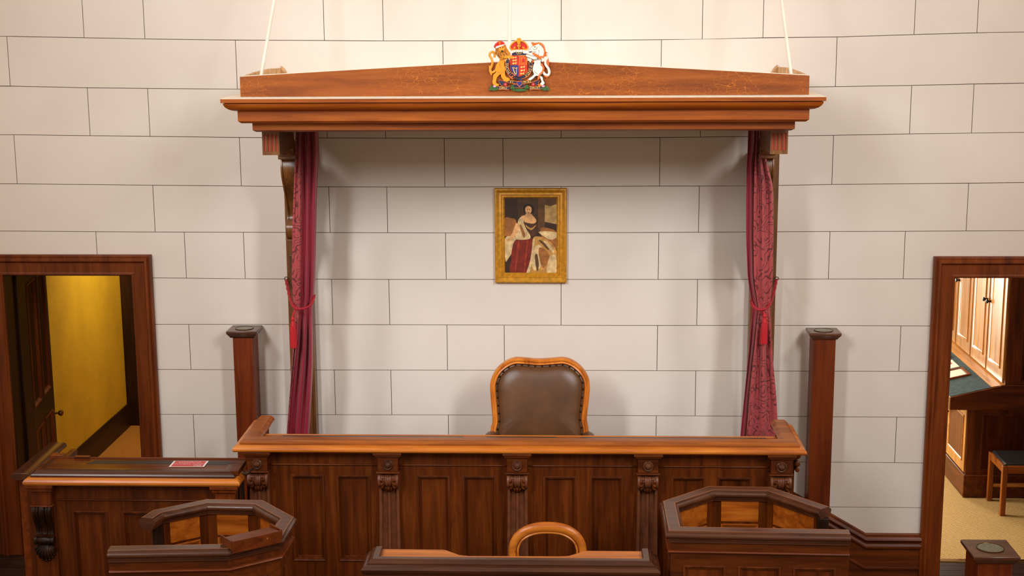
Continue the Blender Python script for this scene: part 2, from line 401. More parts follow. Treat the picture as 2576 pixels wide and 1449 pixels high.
ODD = [-4.3, -3.84, -2.245, -0.812, -0.404, 0.683, 1.871, 3.4, 4.2]
ROWS = {k: (EVEN if k % 2 == 0 else ODD) for k in range(-6, 13)}
ROWS[1] = [-4.3, -3.84, -2.245, -0.812, 0.683, 1.871, 3.4]
ROWS[3] = [-4.3, -3.84, -2.245, -0.812, -0.404, 0.683, 1.871, 3.4]
ROWS[4] = [-5.2, -2.874, -1.628, -1.22, 0.0, 0.959, 2.807, 4.0]
ROWS[5] = [-4.7, -3.30, -2.667, -2.245, -0.812, 0.683, 1.871, 2.39, 4.2]
ROWS[6] = [-5.2, -1.628, -1.22, 0.0, 0.959, 4.0]
ROWS[7] = [-4.7, -2.667, -0.812, -0.404, 0.683, 2.39, 4.2]
ROWS[8] = [-5.2, -1.628, -1.22, 0.959, 4.0]
ROWS[9] = [-4.7, -2.667, -0.812, 0.683, 2.39, 4.2]
ROWS[10] = [-5.2, -1.628, 0.959, 4.0]; ROWS[11] = [-4.7, -0.812, 0.683, 4.2]; ROWS[12] = [-5.2, 0.0, 4.0]
G = 0.0023
for k in range(-6, 13):
    ed = [-6.0]+ROWS[k]+[5.0]
    spans = []
    for a, b in zip(ed, ed[1:]):
        if k >= 6:          # cut the course at the door openings
            for lo, hi in ((-6, LX0-0.1), (LX1+0.1, RX0-0.12), (RX1+0.1, 5.0)):
                s, e = max(a, lo), min(b, hi)
                if e-s > 0.03: spans.append((s, e))
        else: spans.append((a, b))
    for a, b in spans:
        zt0, zt1 = line_z(k-1, a), line_z(k-1, b); zb0, zb1 = line_z(k, a), line_z(k, b)
        if zt0 < 0.1: continue
        zb0, zb1 = max(zb0, 0.01), max(zb1, 0.01)
        def foot(x):
            z = line_z(k, x)
            if k == 5 and (LX0-0.1 < x < LX1+0.1 or RX0-0.1 < x < RX1+0.1): z = max(z, LZ+0.03)
            return max(z, 0.01)
        n = max(1, int((b-a)/0.4)); xs_ = [a+G+(b-a-2*G)*i/n for i in range(n+1)]
        if k == 5: xs_ = sorted(xs_+[e+d for e in (LX0-0.1, LX1+0.1, RX0-0.1, RX1+0.1) for d in (-0.0005, 0.0005) if a+G < e < b-G])
        top = [(x, (line_z(k-1, x) if k-1 >= 0 else zt0)-G) for x in xs_]; bot = [(x, foot(x)+G) for x in xs_]
        MB().ext(bot+top[::-1], 'xz', 0.0, 0.0062).build('block', 'plaster', WALL)

# ---- door surrounds
ARCH = [(0, 0.0), (0, -0.030), (0.012, -0.034), (0.022, -0.030), (0.030, -0.040), (0.045, -0.042), (0.052, -0.030), (0.060, -0.024), (0.128, -0.020), (0.136, -0.026), (0.146, -0.024), (0.150, -0.010), (0.150, 0.0)]
for nm, x0, x1, zt, zb in (('door_1', LX0, LX1, LZ, DAIS), ('door_2', RX0, RX1, RZ, 0.0)):
    D = MB().vsweep([(x0-0.142, zb), (x0-0.142, zt+0.142), (x1+0.142, zt+0.142), (x1+0.142, zb)], [(-o, y) for o, y in ARCH])
    o = struct(D, nm, 'trim_z'); o['base'] = (0, 0, 0)
    o['label'] = 'moulded mahogany door surround of the passage' if nm == 'door_1' else 'moulded mahogany door surround of the study'
    j = MB(); j.box(x0-0.03, x0+0.012, -0.012, 0.36, zb, zt); j.box(x1-0.012, x1+0.03, -0.012, 0.36, zb, zt); j.box(x0, x1, -0.012, 0.36, zt-0.012, zt+0.03)
    j.box(x0+0.012, x0+0.03, 0.16, 0.20, zb, zt-0.012); j.box(x1-0.03, x1-0.012, 0.16, 0.20, zb, zt-0.012)
    j.build('jamb_lining', 'blackwood_z' if nm == 'door_1' else 'trim_z', o, bevel=0.002)

struct(MB().box(-4.75, -4.125, -0.028, 0.0, DAIS, 2.43), 'trim_5', 'mahogany_z', bevel=0.004)
# ---- passage behind the left door
struct(MB().box(-4.5, -2.9, 0.0, 4.3, -0.05, DAIS), 'floor_passage', 'carpet_brown')
YW = struct(MB().box(-4.34, -4.225, 0.36, 3.36, DAIS, 3.2), 'wall_passage', 'yellow_wall'); YW['label'] = 'ochre yellow passage wall'
struct(MB().box(-3.0, -2.9, 0.36, 4.3, DAIS, 3.2), 'wall_passage_right', 'yellow_wall')
struct(MB().box(-4.5, -2.9, 4.2, 4.3, DAIS, 3.2), 'wall_passage_end', 'blackwood_z')
struct(MB().box(-4.5, -2.9, 0.36, 4.3, 3.2, 3.3), 'ceiling_passage', 'dust')
struct(MB().sweep([(-4.225, 0.36, 0), (-4.225, 3.36, 0)], [(0, DAIS), (0.03, DAIS), (0.03, DAIS+0.16), (0.02, DAIS+0.19), (0.012, DAIS+0.215), (0, DAIS+0.22)]), 'baseboard_passage', 'blackwood_y', bevel=0.003)
tr = MB(); tr.box(-4.30, -4.10, 3.36, 3.46, DAIS, 2.9); tr.box(-4.12, -4.06, 3.40, 3.52, DAIS, 2.9); tr.box(-4.3, -2.95, 3.36, 3.46, 2.6, 2.9)
struct(tr, 'trim_1', 'blackwood_z', bevel=0.006)

# ---- study behind the right door
struct(MB().box(1.0, 6.0, 0.46, 5.4, -0.2, -0.004), 'floor_study', 'carpet_beige')
sw = MB(); sw.box(1.0, 6.0, 5.3, 5.4, 0, 3.0); struct(sw, 'wall_study_far', 'mahogany_z')
struct(MB().box(1.0, 6.0, 5.27, 5.3, 1.42, 1.47), 'trim_2', 'mahogany_x', bevel=0.008)
struct(MB().box(5.9, 6.0, 0.36, 5.3, 0, 3.0), 'wall_study_right', 'mahogany_z')
struct(MB().box(1.0, 6.0, 0.36, 5.4, 3.0, 3.1), 'ceiling_study', 'dust')
struct(MB().box(2.6, 3.9, 0.425, 0.475, -0.02, 0.006), 'trim_3', 'brass', bevel=0.003)

# ---- stepped skirting that climbs to the bench at the right
P = [(1.0, 1.09), (2.205, 0.385), (2.60, 0.385)]
prof = [(0.0, 0.0), (0.014, 0.0), (0.022, -0.008), (0.022, -0.02), (0.034, -0.03), (0.040, -0.044), (0.034, -0.058), (0.026, -0.064), (0.026, -0.075), (0.036, -0.09), (0.036, -0.105), (0.022, -0.118), (0.020, -0.25), (0.028, -0.256), (0.028, -0.268), (0.018, -0.275), (0.018, -0.4), (0, -0.4)]
sk = MB(); sk.loft([[(x, -d, max(z+h, 0.0)) for d, h in prof] for x, z in P])
struct(sk, 'baseboard_right', 'mahogany_x')
MB().ext([(1.0, 0.02), (2.2, 0.02), (1.0, 0.7)], 'xz', -0.017, -0.001).build('trim_4', 'mahogany_x', kind='structure')
# ================================================================== CANOPY
CX = -0.235
HW = 1.805                                   # half width at the cornice lip
CYF = -1.36
can = thing('canopy', 'long orange-brown wooden canopy hung on white rods above the bench', 'canopy', (CX, -0.7, 3.38))
Upath = [(CX-HW, 0.0, 0), (CX-HW, CYF, 0), (CX+HW, CYF, 0), (CX+HW, 0.0, 0)]
zt = 3.603
MB().sweep(Upath, [(0, zt-0.004), (0, zt-0.028), (-0.14, zt-0.028), (-0.14, zt-0.004)]).build('cornice_cap', 'canopy_x', can, bevel=0.002)
cy = [(-0.012, zt-0.032), (-0.014, zt-0.042), (-0.022, zt-0.055), (-0.038, zt-0.068), (-0.058, zt-0.077), (-0.078, zt-0.081), (-0.15, zt-0.081), (-0.15, zt-0.032)]
MB().sweep(Upath, cy).build('cyma_moulding', 'canopy_x', can)
MB().sweep(Upath, [(-0.083, zt-0.081), (-0.083, zt-0.142), (-0.100, zt-0.156), (-0.20, zt-0.156), (-0.20, zt-0.081)]).build('upper_fascia', 'canopy_x', can)
MB().sweep(Upath, [(-0.155, zt-0.156), (-0.155, zt-0.203), (-0.175, zt-0.215), (-0.28, zt-0.215), (-0.28, zt-0.156)]).build('lower_fascia', 'canopy_x', can)
MB().box(CX-HW+0.002, CX+HW-0.002, CYF+0.002, -0.002, zt-0.004, zt).build('deck', 'dust', can)
MB().box(CX-HW+0.2, CX+HW-0.2, CYF+0.2, -0.002, zt-0.2, zt-0.18).build('soffit', 'blackwood_x', can)
PYF = -1.20
a = at(603, 193, PYF); b = at(2036.6, 190, PYF); ap = at(1305, 154, PYF)
n = 24; top = []
for i in range(n+1):
    t = i/n; x = a.x+(b.x-a.x)*t
    z = a.z+(b.z-a.z)*t+(ap.z-(a.z+b.z)/2)*(1-abs(2*t-1)**1.12)
    top.append((x, z))
PX0, PX1 = a.x, b.x
MB().ext([(PX1, zt), (PX0, zt)]+top, 'xz', PYF, PYF+0.028).build('pediment', 'pediment_x', can, bevel=0.002)
lip = MB()
lip.loft([[(x, PYF+0.001, z), (x, PYF+0.027, z), (x, PYF+0.027, z+0.0035), (x, PYF+0.001, z+0.0035)] for x, z in top]); lip.build('pediment_dust_edge', 'dust', can)
for sx, X in ((1, PX0), (-1, PX1)):
    zz = top[0][1] if sx > 0 else top[-1][1]
    q = [(PYF+0.028, zt), (-0.001, zt), (-0.001, zz+0.006), (-0.35, zz+0.016), (-0.8, zz+0.012), (PYF+0.028, zz)]
    MB().ext(q, 'yz', X, X+sx*0.022).build('side_board', 'tan_wood', can, bevel=0.0015)
    MB().ext([(X+sx*0.022, zt), (X+sx*0.10, zt), (X+sx*0.04, zz+0.006), (X+sx*0.022, zz+0.022)], 'xz', -0.03, -0.002).build('cleat', 'tan_wood', can, bevel=0.002)
# white suspension rods
for (u0, v0, u1) in ((655, 187, 690), (1281, 170, 1283), (1992, 187, 1966)):
    p0 = at(u0, v0+14, -1.08); p1 = at(u1, 0, -0.86); d = (p1-p0)
    MB().tube([p0-d*0.06, p0+d*4.6], 0.0105, 10).build('rod', 'paint_rod', can)
    MB().lathe([(0.02, 0), (0.02, 0.012), (0.012, 0.016)], (p0.x-d.x*0.06, p0.y, zt), 'z', 14).build('rod_plate', 'paint_rod', can)

# ---- carved brackets carrying the canopy
def bracket(label, xa, xb, pa, pb):
    c = (xa+xb)/2; w = xb-xa
    t = thing('canopy_bracket', label, 'bracket', (c, 0, DAIS), 'carved canopy brackets')
    zc = 3.388
    # fluted arm head: a frame of five bars over a painted back, four slots open
    yF, yB = -1.05, -0.55; h0, h1 = 3.232, zc
    hb = MB(); hb.box(xa, xb, yF+0.012, yB, h0, h1-0.001)
    hd = hb.build('arm_head', 'walnut_y', t, bevel=0.002)
    bars = MB(); bw = w/9.6
    for i in range(5):
        x = xa+(w-bw)*i/4; bars.box(x, x+bw, yF, yF+0.012, h0+0.022, h1-0.026)
    bars.box(xa, xb, yF, yF+0.012, h0, h0+0.022); bars.box(xa, xb, yF, yF+0.012, h1-0.026, h1-0.001)
    bars.build('fluted_front', 'walnut_z', hd)
    for i in range(4):
        x0 = xa+(w-bw)*i/4+bw; x1 = xa+(w-bw)*(i+1)/4
        MB().box(x0, x1, yF+0.0105, yF+0.0125, h0+0.022, h1-0.026).build('painted_slot', 'slot_red', hd)
    # volute on the side
    v = MB(); v.lathe([(0.030, -0.004), (0.055, 0.0), (0.06, w/2), (0.055, w), (0.030, w+0.004)], (xa, -0.56, 3.235), 'x', 22); v.build('volute', 'walnut_y', t, bevel=0.003)
    MB().box(xa-0.004, xb+0.004, -0.56, -0.18, 3.155, 3.19).build('abacus', 'walnut_x', t, bevel=0.004)
    # S-curved console
    S = smooth_path([(-0.485, 3.155), (-0.50, 3.09), (-0.485, 3.03), (-0.44, 2.96), (-0.375, 2.86), (-0.335, 2.76), (-0.345, 2.72)], 5)
    poly = [(q[0], q[1]) for q in S]
    MB().ext(poly+[(-0.05, 2.72), (-0.05, 3.155)], 'yz', xa+0.008, xb-0.008).build('console', 'walnut_z', t, bevel=0.002)
    for x in (xa, xb-0.012):
        MB().ext([(y-0.008, z) for y, z in poly]+[(-0.05, 2.72), (-0.05, 3.155)], 'yz', x, x+0.012).build('console_rim', 'walnut_z', t, bevel=0.002)
    e = smooth_path([(-0.36, 2.725), (-0.405, 2.70), (-0.415, 2.66), (-0.40, 2.615), (-0.37, 2.592)], 4)
    MB().ext([(q[0], q[1]) for q in e]+[(-0.05, 2.592), (-0.05, 2.725)], 'yz', xa+0.002, xb-0.002).build('console_scroll', 'walnut_z', t, bevel=0.004)
    MB().box(xa-0.002, xb+0.002, -0.385, -0.05, 2.572, 2.594).build('console_foot', 'walnut_x', t, bevel=0.003)
    MB().ext([(-0.30, 2.572), (-0.12, 2.30), (-0.05, 2.30), (-0.05, 2.572)], 'yz', xa+0.012, xb-0.012).build('console_tail', 'walnut_z', t, bevel=0.003)
    # wall post
    MB().box(pa, pb, -0.10, -0.001, 0.62, 3.155).build('post', 'walnut_z', t, bevel=0.004)
    MB().box(pa+0.02, pb-0.02, -0.116, -0.10, 0.62, 2.44).build('post_face', 'walnut_z', t, bevel=0.004)
    MB().box(pa+0.01, pb-0.01, -0.12, -0.001, 3.155, 3.38).build('post_head', 'walnut_z', t, bevel=0.003)
    return t
bracket('carved wooden bracket under the left end of the canopy', -1.862, -1.754, -1.925, -1.752)
bracket('carved wooden bracket under the right end of the canopy', 1.292, 1.400, 1.318, 1.492)

# ---- curtains
def sheet(tab, side, Y, folds, amp, ph, name, mat, parent, flip, n=40, m=46):
    """one hanging cloth; tab rows (py, left, middle, right), side 0: left..middle, 1: middle..right"""
    mb = MB(); py0, py1 = tab[0][0], tab[-1][0]; rows = []
    for j in range(m+1):
        py = py0+(py1-py0)*j/m; L, M, R = lerp_tab(tab, py)
        a, b = (L, M) if side == 0 else (M, R)
        tie = math.exp(-((py-776)/45.0)**2); row = []
        for i in range(n+1):
            t = i/n; u = a+(b-a)*t
            A = amp*(1-0.55*tie)*(0.7+0.3*math.sin(j*0.21+ph))
            s = math.sin(2*PI*folds*t+ph+0.5*math.sin(j*0.09+ph)); s = math.copysign(abs(s)**0.75, s)
            y = Y-A*s-0.02*math.sin(PI*t)+0.03*tie
            p = at(u, py, y); row.append(tuple(p))
        rows.append(row)
    vs = [p for r in rows for p in r]; fs = []
    for j in range(m):
        for i in range(n):
            k = j*(n+1)+i; fs.append((k, k+1, k+n+2, k+n+1))
    mb.add(vs, fs)
    o = mb.build(name, mat, parent, ang=3.0)
    so = o.modifiers.new('cloth', 'SOLIDIFY'); so.thickness = 0.003
    return o
TL = [(309, 744, 757, 799), (336, 743, 757, 801), (390, 743, 757, 803), (430, 741, 758, 800), (500, 738, 760, 797), (600, 735, 759, 795), (700, 734, 757, 793), (750, 737, 757, 790), (776, 741, 755, 786), (800, 742, 752, 787), (860, 738, 748, 788), (920, 734, 741, 788), (1000, 728, 732, 784), (1098, 721, 724, 778), (1190, 716, 719, 774)]
TR = [(309, 1884, 1903, 1920), (336, 1883, 1903, 1922), (390, 1881, 1900, 1926), (420, 1879, 1898, 1933), (470, 1878, 1897, 1945), (500, 1877, 1896, 1946), (600, 1877, 1895, 1946), (700, 1881, 1896, 1944), (760, 1891, 1905, 1938), (778, 1893, 1908, 1937), (800, 1890, 1905, 1939), (860, 1886, 1899, 1942), (920, 1880, 1892, 1946), (1000, 1872, 1884, 1953), (1060, 1866, 1880, 1956), (1102, 1862, 1876, 1950), (1190, 1856, 1870, 1946)]
def tassel(mb, x, y, z):
    mb.lathe([(0.004, 0.062), (0.010, 0.056), (0.014, 0.045), (0.010, 0.034), (0.011, 0.028), (0.017, 0.012), (0.018, 0.0), (0.014, -0.004)], (x, y, z), 'z', 16)
def curtain(label, T, dam, gather, hook, cordpts, tz):
    t = thing('curtain', label, 'curtain', tuple(at((T[-1][1]+T[-1][3])/2, 1190, -0.5)), 'crimson canopy curtains')
    if dam == 0:
        sheet(T, 0, -0.53, 1.3, 0.020, 0.9, 'damask_face', 'damask', t, False)
        sheet(T, 1, -0.505, 2.4, 0.036, 1.6, 'lining', 'curtain_lining', t, False, n=64)
    else:
        sheet(T, 1, -0.53, 2.3, 0.026, 0.7, 'damask_face', 'damask', t, False)
        sheet(T, 0, -0.50, 1.6, 0.022, 2.2, 'lining', 'curtain_lining', t, False)
    pts = smooth_path([at(u, v, y) for u, v, y in cordpts], 8)
    tb = MB()
    for ph in (0, PI):
        q = [p+Vector((0.0055*math.cos(i*0.9+ph), -0.0055*math.sin(i*0.9+ph), 0.003*math.cos(i*0.9+ph))) for i, p in enumerate(pts)]
        tb.tube(q, 0.0068, 8)
    tb = tb.build('tieback', 'cord_red', t)
    hk = at(hook[0], hook[1], -0.13)
    MB().tube([hk+Vector((0.012*math.cos(a), 0, 0.012*math.sin(a))) for a in [2*PI*i/14 for i in range(14)]], 0.0028, 6, closed=True).build('hook', 'bronze', tb)
    tx = at(tz[0], tz[1], -0.60); ts = MB(); tassel(ts, tx.x, tx.y, tx.z)
    ts.tube([tx+Vector((0, 0, 0.06)), at(gather[0], gather[1], -0.585)], 0.006, 8); ts.build('tassel', 'tassel_red', tb)
    sk = MB(); L = tz[2]
    ring = 40; prof = []
    for r, h in ((0.016, 0.0), (0.020, -0.02), (0.021, -L*0.5), (0.0225, -L)):
        prof.append([(tx.x+r*(1+0.09*(j % 2))*math.cos(2*PI*j/ring), tx.y+r*(1+0.09*(j % 2))*math.sin(2*PI*j/ring), tx.z+h) for j in range(ring)])
    sk.loft(prof); sk.build('tassel_skirt', 'tassel_red', tb)
curtain('crimson curtain at the left of the bench, plain side showing', TL, 0, (743, 776), (720, 701),
        [(720, 705, -0.13), (725, 730, -0.28), (733, 760, -0.5), (742, 774, -0.585), (760, 777, -0.60), (778, 770, -0.585), (787, 757, -0.53), (790, 742, -0.46)], (737, 819, 0.150))
curtain('crimson curtain at the right of the bench, scroll pattern showing', TR, 1, (1917, 778), (1954, 701),
        [(1953, 704, -0.13), (1948, 730, -0.3), (1938, 762, -0.5), (1928, 775, -0.585), (1913, 779, -0.60), (1900, 775, -0.585), (1892, 766, -0.53), (1890, 756, -0.45)], (1923, 812, 0.140))

# ---- tall posts against the wall, and the newel in the court
def post(label, sx0, sx1, cx0, cx1, yf, yb, ztop, zb, group=None):
    t = thing('lamp_post', label, 'post', ((sx0+sx1)/2, (yf+yb)/2, zb), group)
    so = 0.03
    MB().box(sx0, sx1, yf+so, yb, zb, ztop-0.05).build('shaft', 'post_z', t, bevel=0.004)
    c = [(cx0, yf), (cx1, yf), (cx1, yb), (cx0, yb)]
    cm = MB()
    for z0, z1, o0, o1 in ((ztop-0.022, ztop, 0.0, 0.0), (ztop-0.034, ztop-0.022, 0.010, 0.004), (ztop-0.052, ztop-0.034, 0.024, 0.012)):
        r = lambda o: [(cx0+o, yf+o), (cx1-o, yf+o), (cx1-o, yb), (cx0+o, yb)]
        cm.loft([[(x, y, z0) for x, y in r(o0)], [(x, y, z1) for x, y in r(o1)]])
    cap = cm.build('cap', 'darkrail_x', t, bevel=0.005)
    mx, my = (cx0+cx1)/2, (yf+yb)/2; rr = (cx1-cx0)*0.27
    MB().lathe([(rr+0.008, -0.002), (rr+0.008, 0.003), (rr+0.003, 0.005), (rr, 0.002), (rr, -0.002)], (mx, my, ztop), 'z', 32).build('socket_ring', 'bronze', cap)
    MB().lathe([(0.001, 0.0006), (rr-0.002, 0.0006), (rr, 0.001), (rr, 0.0025), (rr-0.02, 0.0025)], (mx, my, ztop), 'z', 32).build('socket_disc', 'glass_dull', cap)
    return t
post('tall square mahogany post standing left of the bench against the wall', -2.308, -2.168, -2.347, -2.130, -0.222, -0.012, 1.915, DAIS, 'tall square posts')
post('tall square mahogany post standing right of the bench against the wall', 1.748, 1.903, 1.716, 1.936, -0.222, -0.042, 1.914, 0.0, 'tall square posts')
n_ = post('short square newel post with a socketed cap before the study door', 2.335, 2.525, 2.30, 2.56, -2.32, -2.045, 1.115, 0.0)
n_.name = 'newel_post'

# ---- framed portrait (generic figure)
pf = thing('framed_portrait', 'gold-framed portrait of a seated figure hung on the wall above the armchair', 'picture', (-0.214, -0.02, 2.23))
x0, x1, z0, z1 = -0.464, 0.039, 2.229, 2.898
fp = [(0.0, -0.004), (0.0, -0.030), (0.006, -0.038), (0.012, -0.040), (0.020, -0.034), (0.032, -0.026), (0.042, -0.030), (0.047, -0.030), (0.052, -0.022), (0.060, -0.024), (0.066, -0.018), (0.070, -0.012), (0.070, -0.004)]
MB().vsweep([(x0, z0), (x1, z0), (x1, z1), (x0, z1)], fp, closed=True).build('frame', 'gilt', pf)
def pz(zx, zy): return (x0+0.068+(zx-250)/690.0*(x1-x0-0.136), z0+0.068+(1220-zy)/970.0*(z1-z0-0.136))
def paint(name, c, var=0.35, sc=25):
    return plain(name, c, 0.45, var=var*0.5, vscale=sc)
for nm, c in (('paint_dark', (52, 30, 16)), ('paint_umber', (92, 58, 30)), ('paint_sky', (176, 138, 82)), ('paint_skin', (214, 158, 102)), ('paint_hair', (34, 18, 12)),
              ('paint_red', (122, 30, 14)), ('paint_cream', (214, 180, 128)), ('paint_ochre', (158, 96, 42)), ('paint_gown', (74, 40, 22)), ('paint_gold', (190, 136, 66)), ('paint_red2', (150, 48, 24)), ('paint_back', (70, 44, 24))): paint(nm, c)
layers = [('paint_dark', [(250, 250), (940, 250), (940, 1220), (250, 1220)]), ('paint_back', [(420, 260), (680, 260), (680, 520), (430, 500)]),
 ('paint_umber', [(690, 250), (780, 250), (780, 700), (690, 700)]),
 ('paint_sky', [(780, 250), (940, 250), (940, 590), (780, 560)]),
 ('paint_umber', [(780, 250), (940, 250), (940, 330), (850, 360), (780, 340)]),
 ('paint_ochre', [(250, 520), (330, 510), (400, 540), (410, 700), (250, 740)]),
 ('paint_ochre', [(720, 640), (940, 690), (940, 900), (800, 860)]),
 ('paint_cream', [(700, 690), (800, 680), (940, 700), (940, 760), (850, 790), (760, 740)]),
 ('paint_cream', [(250, 790), (330, 740), (420, 780), (380, 900), (300, 1030), (260, 1060)]),
 ('paint_red', [(400, 790), (560, 770), (640, 800), (620, 1000), (580, 1220), (330, 1220), (330, 1080), (350, 900)]),
 ('paint_gold', [(620, 780), (720, 750), (830, 800), (920, 900), (940, 1000), (940, 1220), (560, 1220), (610, 1050)]),
 ('paint_cream', [(840, 1010), (920, 990), (938, 1130), (920, 1220), (810, 1220), (820, 1100)]),
 ('paint_cream', [(640, 900), (720, 860), (760, 980), (740, 1120), (650, 1190), (610, 1100)]),
 ('paint_ochre', [(700, 900), (790, 920), (840, 1010), (770, 1160), (720, 1080)]),
 ('paint_gown', [(480, 520), (560, 560), (640, 570), (690, 600), (680, 690), (620, 750), (540, 720), (500, 640)]),
 ('paint_skin', [(470, 490), (540, 470), (610, 470), (670, 540), (640, 580), (560, 575), (500, 550)]),
 ('paint_cream', [(430, 540), (480, 500), (520, 620), (590, 740), (570, 780), (440, 790), (390, 760), (420, 650)]),
 ('paint_skin', [(400, 580), (450, 590), (430, 680), (390, 740), (340, 800), (280, 800), (330, 740), (370, 660)]),
 ('paint_skin', [(535, 430), (600, 430), (605, 500), (530, 500)]),
 ('paint_hair', [(500, 370), (530, 335), (600, 335), (640, 380), (625, 450), (510, 450)]),
 ('paint_skin', [(528, 375), (565, 355), (603, 375), (607, 420), (590, 455), (565, 470), (540, 455), (525, 420)]),
 ('paint_cream', [(545, 1190), (590, 1040), (625, 800), (645, 800), (615, 1040), (575, 1220), (540, 1220)])]
layers += [('paint_red2', [(420, 830), (450, 820), (430, 1000), (400, 1180), (380, 1180)]), ('paint_red2', [(540, 820), (560, 830), (540, 1000), (520, 1190), (500, 1190)]), ('paint_umber', [(700, 790), (760, 820), (830, 900), (820, 920), (750, 850)]), ('paint_cream', [(760, 800), (830, 830), (900, 930), (890, 960), (820, 880)]), ('paint_umber', [(650, 1000), (680, 980), (700, 1100), (690, 1180), (670, 1180)]), ('paint_ochre', [(450, 620), (470, 600), (520, 720), (500, 760)]), ('paint_gold', [(530, 600), (600, 640), (660, 600), (650, 625), (600, 665), (540, 630)]), ('paint_hair', [(545, 398), (557, 396), (556, 403), (546, 404)]), ('paint_hair', [(576, 396), (588, 398), (587, 404), (577, 403)]), ('paint_red', [(556, 444), (568, 441), (580, 444), (568, 450)])]
cv = MB(); names = []
for i, (mt, poly) in enumerate(layers):
    if mt not in names: names.append(mt)
    y = -0.0105-0.00012*i; poly = round_poly(poly, 4) if i > 4 else poly
    poly = [(min(max(a, 250), 940), min(max(b, 250), 1220)) for a, b in poly]
    cv.ext([pz(*q) for q in poly], 'xz', y, y+0.0002 if i else -0.004, mi=names.index(mt))
cv.build('canvas', names, pf)
MB().box(x0+0.02, x1-0.02, -0.004, -0.001, z0+0.02, z1-0.02).build('backing_board', 'tan_wood', pf)
# ================================================================== COAT OF ARMS (painted carved emblem on the pediment)
arms = thing('coat_of_arms', 'painted coat of arms with lion and unicorn fixed to the canopy pediment', 'coat of arms', (-0.25, PYF-0.002, 3.634))
A0 = at(1230, 228, PYF); KX = 0.000299; KZ = 0.000294
AX = at(1305.5, 160, PYF).x; AZ = at(1305.5, 230.2, PYF).z
def am(zx, zy): return (AX+(zx-1010)*KX, AZ+(1290-zy)*KZ)
for nm, c in (('enamel_gold', (226, 146, 28)), ('enamel_mane', (196, 118, 24)), ('enamel_orange', (224, 108, 36)), ('enamel_white', (238, 230, 216)), ('enamel_red', (204, 40, 30)),
              ('enamel_blue', (48, 50, 122)), ('enamel_navy', (42, 44, 70)), ('enamel_green', (52, 92, 46)), ('enamel_pink', (206, 150, 186)), ('enamel_yellow', (232, 190, 96)), ('enamel_grey', (120, 112, 104)), ('enamel_dark', (50, 38, 30))):
    plain(nm, c, 0.4, var=0.08, vscale=60)
ORG = {'lion', 'forepaw', 'mane', 'tail_tuft', 'unicorn', 'head', 'foreleg', 'cap', 'crown', 'foliage', 'leaf'}
def pl(poly, d0, d1, mat, name, parent, bev=0.0014, mb=None):
    if name in ORG: poly = round_poly(poly, 3); bev = max(bev, 0.003)
    m = mb or MB(); m.ext([am(*q) for q in poly], 'xz', PYF-d0, PYF-d1)
    return m if mb else m.build(name, mat, parent, bevel=bev)
def st(path, w, d, mat, name, parent, closed=False, mb=None, k=6, flat=0.7):
    pts = [am(*q) for q in path]; p3 = [Vector((x, PYF-d, z)) for x, z in pts]
    if k and not closed: p3 = smooth_path(p3, k)
    r = w if not isinstance(w, (list, tuple)) else [w[min(len(w)-1, int(i*len(w)/len(p3)))]*KX for i in range(len(p3))]
    if not isinstance(w, (list, tuple)): r = w*KX
    m = mb or MB(); m.tube(p3, r, 8, closed=closed, flat=flat)
    return m if mb else m.build(name, mat, parent)
def ell(cx, cy, rx, ry, n=20, a0=0): return [(cx+rx*math.cos(2*PI*i/n+a0), cy+ry*math.sin(2*PI*i/n+a0)) for i in range(n)]
def lett(parent, items, mat, d, size):
    m = MB()
    for s, zx, zy, rot in items:
        vs, fs = text_faces(s, size); x, z = am(zx, zy); c, sn = math.cos(rot), math.sin(rot)
        m.add([(x+a*c-b*sn, PYF-d, z+a*sn+b*c) for a, b, _ in vs], fs)
    m.build('lettering', mat, parent)
def outline(poly, parent, w=7, d=0.006): st(round_poly(poly, 3), w, d, 'enamel_dark', 'outline', parent, closed=True)
# lion
lion = pl([(600, 560), (625, 640), (590, 690), (545, 760), (525, 850), (550, 890), (490, 950), (485, 1020), (472, 1090), (490, 1150), (545, 1178), (612, 1160), (585, 1130), (548, 1105), (555, 1040), (580, 985), (640, 935), (650, 985), (690, 1050), (730, 1082), (800, 1080), (832, 1030), (795, 1008), (742, 975), (728, 900), (738, 830), (715, 740), (740, 650), (775, 605), (790, 560), (700, 520)], 0.004, 0.020, 'enamel_gold', 'lion', arms)
pl([(690, 562), (800, 552), (872, 562), (905, 595), (880, 628), (800, 612), (700, 612)], 0.02, 0.030, 'enamel_gold', 'forepaw', lion)
pl([(545, 415), (535, 470), (548, 530), (595, 590), (640, 640), (690, 628), (705, 600), (790, 590), (838, 530), (820, 480), (785, 430), (757, 370), (742, 335), (690, 330), (560, 395)], 0.018, 0.029, 'enamel_mane', 'mane', lion)
pl(ell(668, 420, 66, 74), 0.028, 0.037, 'enamel_gold', 'face', lion, bev=0.003)
ml = MB()
for q in ([(560, 470), (575, 530), (610, 575)], [(600, 500), (615, 560), (655, 610)], [(735, 480), (760, 520), (790, 545)], [(700, 520), (720, 560), (700, 600)], [(560, 430), (580, 460)], [(640, 510), (660, 560)]):
    st(q, 5, 0.0295, 0, 0, mb=ml, parent=None)
ml.build('mane_line', 'enamel_dark', lion)
bl = MB()
for q in ([(560, 880), (600, 900), (650, 880)], [(640, 700), (625, 760), (650, 820)], [(720, 830), (700, 880), (650, 930)]): st(q, 4, 0.0205, 0, 0, mb=bl, parent=None)
bl.build('muscle_line', 'enamel_mane', lion)
fm = MB(); pl(ell(636, 388, 12, 9, 10), 0.036, 0.0385, 0, 0, 0, mb=fm); pl(ell(692, 385, 12, 9, 10), 0.036, 0.0385, 0, 0, 0, mb=fm); pl([(650, 450), (690, 446), (712, 462), (686, 486), (658, 478)], 0.036, 0.0395, 0, 0, 0, mb=fm)
fm.build('features', 'enamel_dark', lion)
